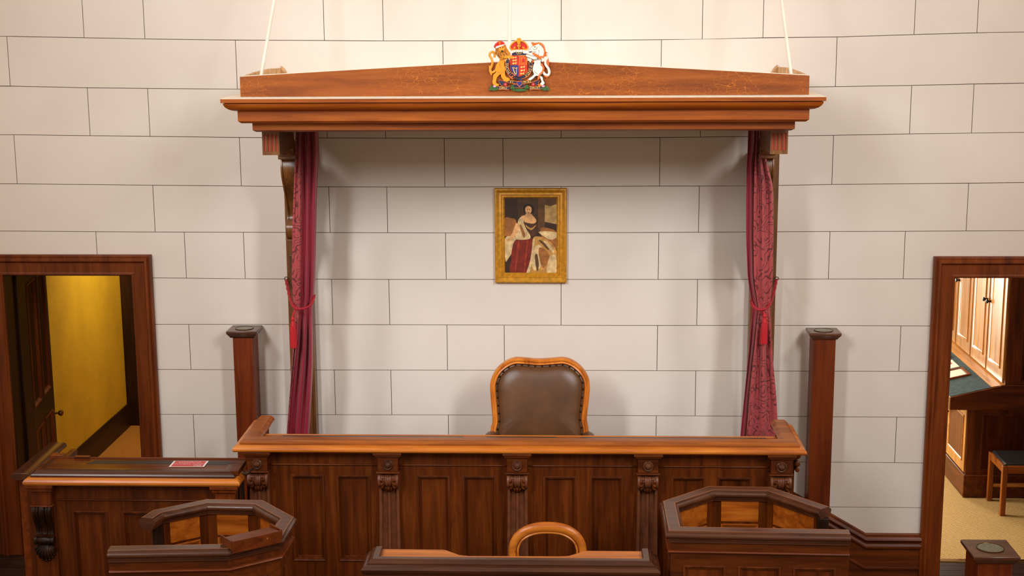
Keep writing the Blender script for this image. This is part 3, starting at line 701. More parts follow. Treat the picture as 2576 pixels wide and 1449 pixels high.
st([(545, 850), (490, 892), (440, 890), (428, 840), (462, 760), (478, 690), (460, 620), (425, 560), (428, 510), (465, 483), (505, 490), (520, 540), (515, 595)], 24, 0.014, 'enamel_gold', 'tail', lion)
pl([(405, 760), (430, 770), (470, 900), (455, 960), (430, 930), (408, 860)], 0.006, 0.018, 'enamel_gold', 'tail_tuft', lion)
pl([(512, 385), (530, 325), (575, 285), (615, 262), (690, 270), (728, 310), (722, 345), (640, 365), (560, 408)], 0.02, 0.034, 'enamel_red', 'cap', lion, bev=0.003)
pl([(540, 395), (560, 368), (640, 345), (722, 325), (730, 345), (660, 368), (570, 410)], 0.034, 0.038, 'enamel_white', 'cap_band', lion)
pl([(600, 262), (618, 255), (650, 262), (645, 345), (620, 350)], 0.033, 0.037, 'enamel_orange', 'cap_arch', lion)
# unicorn
uni = pl([(1290, 600), (1390, 575), (1465, 630), (1450, 700), (1490, 780), (1505, 860), (1480, 930), (1440, 960), (1490, 995), (1502, 1060), (1532, 1110), (1508, 1150), (1450, 1170), (1425, 1140), (1462, 1090), (1440, 1030), (1415, 985), (1350, 975), (1310, 1015), (1240, 1064), (1186, 1050), (1210, 1018), (1280, 968), (1308, 930), (1283, 860), (1298, 760), (1318, 700), (1275, 650)], 0.004, 0.020, 'enamel_white', 'unicorn', arms)
pl([(1208, 465), (1225, 420), (1290, 372), (1330, 335), (1400, 330), (1420, 305), (1432, 350), (1485, 390), (1512, 450), (1505, 545), (1440, 600), (1330, 530), (1362, 480), (1290, 488), (1240, 498)], 0.018, 0.030, 'enamel_white', 'head', uni, bev=0.003)
pl([(1145, 545), (1190, 528), (1300, 560), (1400, 585), (1345, 645), (1240, 612), (1165, 580)], 0.02, 0.030, 'enamel_white', 'foreleg', uni, bev=0.003)
pl([(1090, 492), (1170, 478), (1290, 535), (1275, 560), (1180, 520), (1110, 512)], 0.03, 0.038, 'enamel_white', 'foreleg', uni)
pl([(1150, 572), (1208, 602), (1262, 655), (1240, 692), (1195, 640)], 0.014, 0.024, 'enamel_white', 'foreleg', uni)
um = MB(); pl(ell(1335, 382, 15, 9, 10), 0.029, 0.032, 0, 0, 0, mb=um); pl(ell(1245, 430, 10, 7, 8), 0.029, 0.032, 0, 0, 0, mb=um); pl([(1215, 478), (1290, 465), (1270, 485), (1225, 494)], 0.029, 0.032, 0, 0, 0, mb=um)
um.build('features', 'enamel_dark', uni)
st([(1490, 890), (1540, 945), (1590, 958), (1622, 905), (1602, 820), (1548, 735), (1555, 655), (1598, 600), (1608, 530), (1602, 490)], 26, 0.014, 'enamel_white', 'tail', uni)
tf = MB(); pl([(1565, 660), (1608, 610), (1618, 680), (1612, 790), (1590, 760), (1572, 720)], 0.008, 0.02, 0, 0, 0, mb=tf); pl([(1515, 965), (1600, 975), (1585, 1012), (1545, 995)], 0.008, 0.02, 0, 0, 0, mb=tf); pl([(1520, 500), (1550, 478), (1580, 490), (1560, 530), (1578, 560), (1545, 585), (1515, 560)], 0.008, 0.02, 0, 0, 0, mb=tf)
tf.build('tail_tuft', 'enamel_orange', uni, bevel=0.001)
st([(1340, 325), (1420, 312), (1490, 350), (1525, 440), (1520, 540), (1488, 610)], 22, 0.026, 'enamel_orange', 'mane', uni)
pl([(1258, 300), (1275, 283), (1400, 322), (1335, 352), (1300, 372)], 0.02, 0.032, 'enamel_orange', 'horn', uni)
pl([(1285, 505), (1330, 498), (1345, 530), (1365, 515), (1385, 545), (1405, 535), (1425, 570), (1480, 560), (1448, 645), (1380, 595), (1280, 525)], 0.03, 0.036, 'enamel_orange', 'collar', uni)
ch = MB()
for q in smooth_path([Vector((a, b, 0)) for a, b in ((1465, 735), (1505, 800), (1490, 880), (1440, 930), (1412, 990), (1405, 1025))], 4):
    x, z = am(q.x, q.y); ch.tube([Vector((x+13*KX*math.cos(a), PYF-0.022, z+13*KX*math.sin(a))) for a in [2*PI*i/8 for i in range(8)]], 7*KX, 5, closed=True)
ch.build('chain', 'enamel_orange', uni)
hf = MB(); pl([(1395, 1150), (1440, 1130), (1470, 1165), (1440, 1185), (1395, 1180)], 0.006, 0.022, 0, 0, 0, mb=hf); pl([(1165, 1050), (1195, 1030), (1225, 1062), (1180, 1066)], 0.006, 0.022, 0, 0, 0, mb=hf); pl([(1280, 650), (1312, 645), (1315, 690), (1285, 705)], 0.006, 0.022, 0, 0, 0, mb=hf)
hf.build('hoof', 'enamel_orange', uni, bevel=0.001)
outline([(1290, 600), (1390, 575), (1465, 630), (1450, 700), (1490, 780), (1505, 860), (1480, 930), (1440, 960), (1490, 995), (1502, 1060), (1532, 1110), (1508, 1150), (1450, 1170), (1425, 1140), (1462, 1090), (1440, 1030), (1415, 985), (1350, 975), (1310, 1015), (1240, 1064), (1186, 1050), (1210, 1018), (1280, 968), (1308, 930), (1283, 860), (1298, 760), (1318, 700), (1275, 650)], uni, 6, 0.019)
outline([(1208, 465), (1225, 420), (1290, 372), (1330, 335), (1400, 330), (1420, 305), (1432, 350), (1485, 390), (1512, 450), (1505, 545), (1440, 600), (1330, 530), (1362, 480), (1290, 488), (1240, 498)], uni, 6, 0.027)
outline([(1145, 545), (1190, 528), (1300, 560), (1400, 585), (1345, 645), (1240, 612), (1165, 580)], uni, 4, 0.029)
fm = MB(); st([(1300, 430), (1340, 440), (1370, 420), (1380, 390)], 4, 0.0305, 0, 0, mb=fm, parent=None); st([(1320, 860), (1340, 900), (1390, 930)], 4, 0.0205, 0, 0, mb=fm, parent=None); st([(1410, 440), (1420, 500), (1400, 540)], 4, 0.0305, 0, 0, mb=fm, parent=None)
fm.build('muscle_line', 'enamel_grey', uni)
# crown
cr = pl([(850, 440), (838, 385), (868, 325), (935, 272), (1010, 252), (1085, 272), (1155, 325), (1192, 385), (1172, 440)], 0.006, 0.026, 'enamel_red', 'crown', arms, bev=0.006)
ca = MB()
for s in (-1, 1):
    ca = st([(1015+s*165, 432), (1015+s*178, 385), (1015+s*150, 325), (1015+s*85, 275), (1015, 250)], 17, 0.028, 0, 0, mb=ca, parent=None)
    pts = [(1015+s*90, 425), (1015+s*60, 400), (1015+s*75, 385), (1015+s*82, 360), (1015+s*92, 385), (1015+s*118, 392), (1015+s*100, 425)]
    pl(pts, 0.026, 0.031, 0, 0, 0, mb=ca)
pl([(972, 262), (970, 225), (985, 204), (1045, 204), (1058, 228), (1052, 265), (1040, 330), (990, 330)], 0.026, 0.033, 0, 0, 0, mb=ca)
pl([(1000, 325), (1028, 325), (1022, 350), (1050, 338), (1050, 385), (1024, 372), (1032, 430), (996, 430), (1004, 372), (980, 385), (980, 338), (1006, 350)], 0.031, 0.036, 0, 0, 0, mb=ca)
pl([(850, 418), (930, 428), (1100, 428), (1185, 416), (1180, 452), (1090, 442), (940, 442), (860, 458)], 0.026, 0.032, 0, 0, 0, mb=ca)
ca.build('gold_arch', 'enamel_gold', cr, bevel=0.0008)
pl([(862, 500), (868, 470), (940, 442), (1100, 442), (1178, 468), (1200, 488), (1185, 500), (1095, 474), (950, 474), (880, 512)], 0.03, 0.037, 'enamel_white', 'ermine_band', cr)
em = MB()
for q in ((905, 474), (960, 460), (1015, 457), (1085, 461), (1140, 474)): pl(ell(q[0], q[1], 8, 5, 6), 0.036, 0.0385, 0, 0, 0, mb=em)
em.build('ermine_spot', 'enamel_dark', cr)
# shield
sh = pl([(836, 550), (1182, 550), (1184, 850), (1150, 920), (1080, 965), (1010, 990), (935, 962), (868, 900), (832, 820)], 0.004, 0.022, 'enamel_orange', 'shield', arms)
pl([(840, 556), (1005, 556), (1005, 742), (836, 742)], 0.022, 0.025, 'enamel_red', 'quarter', sh, 0.0005)
pl([(1013, 560), (1176, 560), (1178, 742), (1013, 742)], 0.022, 0.025, 'enamel_orange', 'quarter', sh, 0.0005)
pl([(835, 750), (1002, 750), (1002, 980), (938, 955), (872, 895), (838, 820)], 0.022, 0.025, 'enamel_blue', 'quarter', sh, 0.0005)
pl([(1012, 750), (1180, 750), (1180, 848), (1148, 914), (1076, 958), (1012, 980)], 0.022, 0.025, 'enamel_red', 'quarter', sh, 0.0005)
LP = [(-48, 2), (-40, -18), (-28, -20), (-15, -12), (18, -14), (30, -26), (48, -22), (46, -6), (34, 0), (36, 22), (22, 22), (20, 4), (-12, 4), (-8, 20), (-24, 22), (-28, 4), (-38, 22), (-46, 18)]
lm = MB()
for cx, cy, s in ((925, 596, .95), (925, 655, .95), (925, 714, .95), (1090, 790, 1.0), (1090, 858, 1.0), (1078, 922, .9)): pl([(cx+a*s, cy+b*s) for a, b in LP], 0.025, 0.028, 0, 0, 0, mb=lm)
st([(905, 790), (945, 818), (975, 795), (962, 860), (962, 925)], 6, 0.027, 0, 0, mb=lm, parent=None); st([(885, 790), (905, 850), (935, 925), (962, 928)], 9, 0.027, 0, 0, mb=lm, parent=None)
lm.build('charge', 'enamel_yellow', sh)
rl = MB(); pl([(1085, 610), (1105, 600), (1112, 620), (1128, 615), (1118, 645), (1130, 690), (1110, 695), (1098, 670), (1085, 700), (1070, 690), (1082, 655), (1068, 640), (1082, 632)], 0.025, 0.028, 0, 0, 0, mb=rl)
st([(1038, 585), (1150, 585), (1150, 718), (1038, 718)], 5, 0.026, 0, 0, closed=True, mb=rl, parent=None); rl.build('red_lion', 'enamel_red', sh)
# garter
def arc(r, a0, a1, n=40): return [(1008+r*math.cos(a0+(a1-a0)*i/n), 765+r*1.0*math.sin(a0+(a1-a0)*i/n)) for i in range(n+1)]
G0, G1 = math.radians(-22), math.radians(214)
ga = pl(arc(278, G0, G1)+arc(204, G1, G0), 0.002, 0.012, 'enamel_navy', 'garter', arms, 0.0008)
ge = MB(); st(arc(276, G0, G1), 6, 0.0125, 0, 0, mb=ge, parent=None, k=0); st(arc(206, G0, G1), 6, 0.0125, 0, 0, mb=ge, parent=None, k=0)
bk = [(872, 905), (935, 965), (885, 1030), (815, 975)]
st(bk, 12, 0.026, 0, 0, closed=True, mb=ge, parent=None); st([(850, 990), (880, 980), (895, 960)], 9, 0.028, 0, 0, mb=ge, parent=None)
ge.build('garter_edge', 'enamel_orange', ga)
pl([(905, 1010), (950, 985), (1095, 1050), (1085, 1085), (1060, 1080)], 0.018, 0.026, 'enamel_navy', 'strap_end', ga)
pl([(870, 500), (950, 486), (1100, 486), (1180, 505), (1150, 545), (870, 548)], 0.010, 0.028, 'enamel_navy', 'garter_top', ga)
def onarc(s, degs): return [(ch_, 1008+241*math.cos(math.radians(d)), 765+241*math.sin(math.radians(d)), -math.radians(d)-PI/2) for ch_, d in zip(s, degs)]
lett(ga, onarc('HONI', (148, 165, 180, 191))+onarc('S', (211,)), 'enamel_yellow', 0.0135, 0.024)
lett(ga, onarc('YPENSE', (-16, 4, 18, 31, 43, 55)), 'enamel_yellow', 0.0135, 0.024)
lett(ga, [('QUI', 1015, 507, 0)], 'enamel_yellow', 0.0295, 0.018)
# motto ribbon
rb = MB(); R_ = [[(790, 1062), (955, 1078), (955, 1128), (780, 1112)], [(1090, 1078), (1262, 1066), (1258, 1112), (1088, 1130)], [(598, 1065), (640, 1050), (775, 1100), (770, 1165), (650, 1165), (608, 1105)],
      [(1265, 1100), (1390, 1055), (1422, 1068), (1400, 1150), (1340, 1168), (1258, 1160)], [(578, 1182), (690, 1190), (830, 1178), (800, 1256), (700, 1238), (600, 1246)], [(1215, 1182), (1330, 1192), (1462, 1178), (1440, 1250), (1330, 1240), (1228, 1252)], [(885, 1140), (1135, 1135), (1130, 1180), (1092, 1215), (918, 1215), (880, 1180)]]
re = MB()
for i, q in enumerate(R_):
    d = 0.020 if i in (4, 5) else 0.016
    pl(q, 0.004, d, 0, 0, 0, mb=rb); st(q, 5, d, 0, 0, closed=True, mb=re, parent=None)
rib = rb.build('motto_ribbon', 'enamel_navy', arms, bevel=0.0006)
re.build('ribbon_edge', 'enamel_orange', rib)
lett(rib, [('DIEU', 692, 1213, 0), ('DROIT', 1336, 1214, 0), ('ET', 865, 1092, -0.06), ('MON', 1170, 1096, 0.05)], 'enamel_yellow', 0.0215, 0.021)
sd = pl([(965, 1080), (1068, 1076), (1076, 1135), (1020, 1192), (972, 1135)], 0.016, 0.026, 'enamel_blue', 'badge', rib)
st([(965, 1080), (1068, 1076), (1076, 1135), (1020, 1192), (972, 1135)], 7, 0.0265, 'enamel_orange', 'badge_edge', sd, closed=True)
fo = pl([(395, 1272), (420, 1225), (418, 1190), (480, 1168), (590, 1182), (602, 1242), (540, 1262), (500, 1275), (460, 1258)], 0.003, 0.018, 'enamel_green', 'foliage', arms)
pl([(1440, 1192), (1500, 1200), (1580, 1180), (1632, 1272), (1570, 1262), (1540, 1280), (1500, 1262), (1445, 1242)], 0.003, 0.018, 'enamel_green', 'leaf', fo)
pl([(880, 1235), (1150, 1232), (1160, 1270), (1010, 1288), (900, 1274)], 0.003, 0.018, 'enamel_green', 'leaf', fo)
for cx, cy in ((880, 1200), (1165, 1195)):
    pl([(cx+(28+24*abs(math.cos(1.5*a)))*math.cos(a+PI/2), cy-(28+24*abs(math.cos(1.5*a)))*math.sin(a+PI/2)) for a in [2*PI*i/36 for i in range(36)]], 0.016, 0.025, 'enamel_green', 'shamrock', fo)
for cx, cy in ((735, 1142), (1300, 1142)):
    r = pl([(cx+(34+7*math.cos(5*a))*math.cos(a), cy+(34+7*math.cos(5*a))*math.sin(a)) for a in [2*PI*i/40 for i in range(40)]], 0.014, 0.026, 'enamel_red', 'rose', fo)
    pl(ell(cx, cy, 11, 11, 12), 0.026, 0.028, 'enamel_pink', 'rose_eye', r)
for cx, cy in ((518, 1178), (1500, 1180)): pl(ell(cx, cy, 34, 22, 14), 0.016, 0.026, 'enamel_pink', 'thistle', fo, bev=0.002)
# ================================================================== JUDGE'S BENCH
bench = thing('judges_bench', 'long panelled bench with carved pilasters and orange moulded top under the canopy', 'bench', (-0.27, -1.25, DAIS))
BX0, BX1, BYF, BYN = -2.05, 1.52, -1.28, -1.40          # nosing ends, face plane, nosing plane
U = [(BX0, -0.80, 0), (BX0, BYN, 0), (BX1, BYN, 0), (BX1, -0.84, 0)]
MB().sweep(U, [(-0.03, 1.404), (-0.006, 1.405), (0.002, 1.414), (0.002, 1.424), (-0.006, 1.436), (-0.022, 1.444), (-0.12, 1.445), (-0.12, 1.404)]).build('nosing', 'honey_x', bench)
MB().sweep(U, [(-0.038, 1.445), (-0.038, 1.456), (-0.045, 1.462), (-0.052, 1.470), (-0.066, 1.474), (-0.125, 1.474), (-0.132, 1.466), (-0.140, 1.462), (-0.146, 1.445)]).build('top_moulding', 'oak_x', bench)
y0t, y1t = BYN+0.06, -1.105
tp = MB(); tp.ext([(y0t, 1.445), (y0t, 1.4735), (-1.31, 1.4735), (y1t, 1.430), (y1t, 1.402)], 'yz', BX0+0.13, BX1-0.13); tp.build('desk_top', 'oak_x', bench)
il = MB()
for xa, xb in ((-1.78, -0.62), (-0.47, -0.02), (0.13, 1.30)):
    il.ext([(-1.292, 1.4695), (-1.292, 1.4707), (-1.122, 1.4347), (-1.122, 1.4335)], 'yz', xa, xb)
il.build('leather_inlay', 'leather_black', bench)
MB().box(BX0+0.13, BX1-0.13, y1t, y1t+0.012, 1.40, 1.436).build('back_edge', 'honey_x', bench, bevel=0.003)
# carcass and side returns
MB().box(BX0+0.07, BX1-0.07, BYF+0.045, BYF+0.075, DAIS, 1.402).build('carcass', 'mahogany_x', bench)
for sx, X in ((1, BX0+0.05), (-1, BX1-0.05)):
    MB().box(min(X, X+sx*0.05), max(X, X+sx*0.05), BYF+0.02, -0.82, DAIS, 1.403).build('side_return', 'mahogany_z', bench)
    MB().box(min(X+sx*0.05, X+sx*0.062), max(X+sx*0.05, X+sx*0.062), -1.1, -0.83, 1.30, 1.44).build('inner_lining', 'mahogany_y', bench)
PIL = [-1.907, -1.081, -0.269, 0.548, 1.373]
ZP1, ZP0 = 1.222, 0.645
pan = []
for (a, b) in ((-1.714, -1.502), (-1.42, -1.208), (-0.910, -0.700), (-0.616, -0.408), (-0.106, 0.104), (0.188, 0.398), (0.70, 0.91), (0.99, 1.20)):
    pan.append((a-BX0-0.06, b-BX0-0.06, ZP0, ZP1))
xfB = frame_xf((BX0+0.06, BYF, 0), (1, 0, 0), (0, -1, 0))
panelled(bench, xfB, BX1-BX0-0.12, DAIS, 1.404, pan, 'mahogany_z', 'mahogany_z', 'mahogany_z', depth=0.026, thick=0.03)
for a, b in zip(PIL, PIL[1:]):
    MB().box(a+0.07, b-0.07, BYF-0.012, BYF+0.002, 1.288, 1.298).build('frieze_bead', 'mahogany_x', bench, bevel=0.004)
    MB().box(a+0.07, b-0.07, BYF-0.02, BYF+0.002, 1.378, 1.404).build('frieze_cove', 'mahogany_x', bench, bevel=0.008)
def pilaster(parent, cx):
    f = lambda a, d, h: (cx+a, BYF-d, h)
    sh = MB(f)
    def sec(w, d, z):
        k = w/2; pts = [(-k, 0), (-k, d), (-k*0.78, d)]
        for c in (-0.42, 0.42):
            for i in range(7):
                an = PI*i/6; pts.append((k*(c-0.30*math.cos(an)), d-0.020*math.sin(an)-0.003))
            if c < 0: pts += [(k*-0.10, d+0.002), (k*0.10, d+0.002)]
        pts += [(k*0.78, d), (k, d), (k, 0)]
        return [(a, dd, z) for a, dd in pts]
    sh.loft([sec(0.126, 0.040, 1.17), sec(0.126, 0.046, 1.0), sec(0.132, 0.066, 0.75), sec(0.140, 0.10, DAIS)])
    p = sh.build('pilaster', 'reed_z', parent, ang=0.4)
    b = MB(f); b.box(-0.064, 0.064, 0.0, 0.082, 1.272, 1.372); b.box(-0.080, 0.080, 0.0, 0.100, 1.372, 1.384); b.box(-0.090, 0.090, 0.0, 0.112, 1.386, 1.403); b.box(-0.074, 0.074, 0.0, 0.094, 1.262, 1.272)
    b.build('block', 'mahogany_x', p, bevel=0.0025)
    r = MB(); r.lathe([(0.033, 0.0), (0.034, -0.008), (0.029, -0.014), (0.022, -0.012), (0.019, -0.017), (0.012, -0.025), (0.001, -0.028)], (cx, BYF-0.082, 1.318), 'y', 24); r.build('rosette', 'darkrail_x', p)
    c = MB(); yc, zc = BYF-0.050, 1.210
    c.lathe([(0.02, -0.066), (0.050, -0.064), (0.052, -0.050), (0.048, -0.046), (0.040, -0.034), (0.037, -0.022), (0.043, -0.018), (0.046, -0.010), (0.041, -0.004), (0.041, 0.004), (0.046, 0.010), (0.043, 0.018), (0.037, 0.022), (0.040, 0.034), (0.048, 0.046), (0.052, 0.050), (0.050, 0.064), (0.02, 0.066)], (cx, yc, zc), 'x', 26)
    c.build('console', 'reed_x', p)
    lf = MB()
    for s in (-1, 1):
        for k2 in range(3):
            a0 = -0.5+k2*0.55; pts = []
            for j in range(7):
                t = j/6; an = a0+0.5*t
                rr = 0.042+0.010*math.sin(PI*t)
                pts.append(Vector((cx+s*(0.024+0.018*math.sin(PI*t)), yc-rr*math.cos(an), zc-rr*math.sin(an))))
            lf.tube(pts, [0.003+0.007*math.sin(PI*j/6) for j in range(7)], 6)
    lf.lathe([(0.001, -0.036), (0.018, -0.033), (0.032, -0.022), (0.041, -0.004), (0.040, 0.012)], (cx, BYF-0.030, 1.164), 'z', 20)
    for k2 in range(5):
        a = -PI/2+(k2-2)*0.5
        lf.tube([Vector((cx+r_*math.cos(a), BYF-0.030+r_*math.sin(a), 1.164+h_)) for r_, h_ in ((0.042, 0.006), (0.043, -0.006), (0.034, -0.022), (0.020, -0.034))], [0.003, 0.006, 0.006, 0.003], 6)
    lf.build('acanthus', 'mahogany_z', p)
for cx in PIL: pilaster(bench, cx)
MB().box(BX0+0.045, BX1-0.045, BYF-0.02, BYF, DAIS, 0.42).build('plinth', 'mahogany_x', bench, bevel=0.006)
MB().box(BX0+0.045, BX1-0.045, BYF-0.03, BYF, 0.42, 0.445).build('plinth_mould', 'mahogany_x', bench, bevel=0.008)
# side end consoles, seen past the right corner
for k2, (z, r) in enumerate(((1.372, 0.022), (1.318, 0.018), (1.278, 0.014))):
    MB().lathe([(0.01, -0.05), (r, -0.045), (r, 0.045), (0.01, 0.05)], (BX1-0.05+0.012, BYF+0.03, z), 'y', 16).build('side_scroll', 'mahogany_y', bench)

# ================================================================== ARMCHAIR BEHIND THE BENCH
ach = thing('armchair', 'brown leather armchair with curved honey wood back frame behind the bench', 'chair', (-0.14, -0.65, 0.62))
YC = -0.60
def cz(zx, zy, y=YC): return at(1190+zx/5.574, 880+zy/5.574, y)
O = [(250, 1240), (246, 1100), (268, 1000), (252, 800), (233, 600), (232, 500), (260, 400), (312, 308), (400, 225), (500, 170), (600, 145), (720, 150), (850, 162), (940, 165), (1040, 160), (1160, 150), (1265, 145), (1370, 170), (1470, 225), (1560, 310), (1620, 410), (1643, 520), (1636, 650), (1612, 850), (1600, 980), (1622, 1100), (1625, 1240)]
OS = smooth_path([Vector((a, b, 0)) for a, b in O], 4)
def inset(P, d):
    out = []
    for i in range(len(P)):
        t = (P[min(i+1, len(P)-1)]-P[max(i-1, 0)]).normalized(); out.append(P[i]+Vector((-t.y, t.x, 0))*d)
    return out
def cp(q, dy=0.0):
    p = cz(q.x, q.y); return Vector((p.x, p.y+dy, p.z))
rake = lambda p: Vector((p.x, p.y+(p.z-1.3)*0.16, p.z))
sect = [(2, -0.012), (8, -0.026), (24, -0.034), (40, -0.030), (46, -0.022), (56, -0.024), (70, -0.028), (82, -0.018), (86, -0.004), (86, 0.02), (2, 0.02)]
rings = None; cols = [[rake(cp(q, dy)) for q in inset(OS, d)] for d, dy in sect]
fr = MB(); fr.loft([[cols[j][i] for j in range(len(sect))] for i in range(len(OS))]); fr.build('back_frame', 'honey_z', ach)
I1 = inset(OS, 84); I2 = inset(OS, 108); I0 = inset(OS, 80)
tpq = MB(); tpq.loft([[rake(cp(a, -0.006)), rake(cp(b, -0.010)), rake(cp(b, 0.01)), rake(cp(a, 0.01))] for a, b in zip(I0, I2)]); tpq.build('trim_tape', 'leather_brown', ach)
cen = Vector((938, 720, 0)); pad = MB(); rg = []
for s, dy in ((1.0, -0.004), (0.985, -0.022), (0.95, -0.036), (0.88, -0.047), (0.7, -0.056), (0.4, -0.061), (0.05, -0.063)):
    rg.append([rake(cp(cen+(q-cen)*s, dy)) for q in I2])
pad.loft(rg); pad.build('back_pad', 'leather_brown', ach)
MB().loft([[rake(cp(q, 0.022)) for q in I0], [rake(cp(q, 0.03)) for q in I0]]).build('back_board', 'honey_z', ach)
I3 = inset(OS, 96); L = 0.0; stud_src = None; last = None
for i in range(1, len(I3)):
    L += (I3[i]-I3[i-1]).length
    if last is None or L-last > 84:
        last = L; p = rake(cp(I3[i], -0.0105))
        if stud_src is None:
            stud_src = MB().lathe([(0.0068, 0.0), (0.0066, -0.003), (0.0045, -0.006), (0.0005, -0.0072)], (0, 0, 0), 'y', 10).build('stud', 'bronze'); so_ = stud_src
        else: so_ = stud_src.copy(); COL.objects.link(so_)
        so_.parent = ach; so_.location = p-Vector(ach['base'])
for s in (-1, 1):
    bx = -0.14; pts = smooth_path([Vector((bx+s*0.315, -0.60, 1.285)), Vector((bx+s*0.335, -0.66, 1.275)), Vector((bx+s*0.355, -0.78, 1.235)), Vector((bx+s*0.36, -0.92, 1.21)), Vector((bx+s*0.355, -1.0, 1.195))], 5)
    m = MB(); m.tube(pts, [0.034+0.016*math.sin(PI*min(1, i/len(pts)*1.1)) for i in range(len(pts))], 14); m.build('arm_pad', 'leather_brown', ach)
    MB().tube([Vector((bx+s*0.355, -1.0, 1.18)), Vector((bx+s*0.35, -0.98, 1.08)), Vector((bx+s*0.33, -0.96, 1.0))], 0.024, 10).build('arm_support', 'honey_z', ach)
    MB().tube(smooth_path([Vector((bx+s*0.30, -0.62, 1.05)), Vector((bx+s*0.30, -0.60, 0.9)), Vector((bx+s*0.32, -0.54, 0.62))], 4), 0.026, 10).build('leg', 'honey_z', ach)
    MB().tube(smooth_path([Vector((bx+s*0.31, -1.02, 1.02)), Vector((bx+s*0.33, -1.04, 0.86)), Vector((bx+s*0.30, -1.02, 0.62))], 4), [0.032, 0.034, 0.034, 0.03, 0.028, 0.024, 0.022, 0.02, 0.018], 10).build('leg', 'honey_z', ach)
MB().box(-0.14-0.32, -0.14+0.32, -1.05, -0.60, 1.0, 1.05).build('seat_rail', 'honey_x', ach, bevel=0.01)
MB().box(-0.14-0.30, -0.14+0.30, -1.04, -0.62, 1.05, 1.13).build('seat', 'leather_brown', ach, bevel=0.035, seg=4)

# ================================================================== CLERK'S DESK AT THE LEFT
cd = thing('clerks_desk', 'panelled clerk desk with orange nosing left of the bench, below the passage door', 'desk', (-2.65, -1.35, DAIS))
CX0, CX1, CYN, CYF2 = -3.355, -1.992, -1.50, -1.41
U2 = [(CX0, -1.18, 0), (CX0, CYN, 0), (CX1, CYN, 0), (CX1, -1.30, 0)]
MB().sweep(U2, [(-0.03, 1.212), (-0.004, 1.213), (0.003, 1.224), (0.002, 1.236), (-0.008, 1.248), (-0.022, 1.255), (-0.10, 1.255), (-0.10, 1.212)]).build('nosing', 'honey_x', cd)
MB().sweep(U2, [(-0.036, 1.255), (-0.036, 1.266), (-0.040, 1.272), (-0.050, 1.278), (-0.060, 1.288), (-0.078, 1.293), (-0.11, 1.293), (-0.11, 1.255)]).build('top_moulding', 'darkrail_x', cd)
MB().box(CX0+0.06, CX1-0.02, CYN+0.075, -1.19, 1.262, 1.2925).build('desk_top', 'mahogany_x', cd, bevel=0.002)
MB().ext([(-3.02, -1.30), (-2.98, -1.235), (-2.14, -1.235), (-2.06, -1.26), (-2.12, -1.30)], 'xy', 1.2925, 1.2937).build('leather_inlay', 'leather_black', cd)
MB().box(CX0+0.06, CX1-0.02, -1.19, -1.178, 1.255, 1.30).build('back_edge', 'trim_x', cd, bevel=0.003)
MB().box(-3.13, -3.03, -1.2, -1.17, 1.30, 1.308).build('hinge_block', 'trim_x', cd, bevel=0.002)
MB().box(CX0+0.05, CX1-0.04, CYF2+0.04, CYF2+0.07, DAIS, 1.25).build('carcass', 'mahogany_x', cd)
MB().box(CX0+0.05, CX0+0.09, CYF2+0.02, -0.75, DAIS, 1.22).build('side_panel', 'mahogany_z', cd)
MB().box(CX1-0.08, CX1-0.04, CYF2+0.02, -1.2, DAIS, 1.25).build('side_panel', 'mahogany_z', cd)
xfC = frame_xf((CX0-0.015, CYF2, 0), (1, 0, 0), (0, -1, 0))
pw = []
for a, b in ((-3.088, -2.862), (-2.768, -2.545), (-2.45, -2.227)): pw.append((a-CX0+0.015, b-CX0+0.015, 0.45, 1.016))
panelled(cd, xfC, CX1-CX0-0.025, DAIS, 1.213, pw, 'mahogany_z', 'mahogany_z', 'mahogany_z', depth=0.022, thick=0.03)
MB().box(-3.18, -2.10, CYF2-0.012, CYF2+0.001, 1.088, 1.098).build('frieze_bead', 'mahogany_x', cd, bevel=0.004)
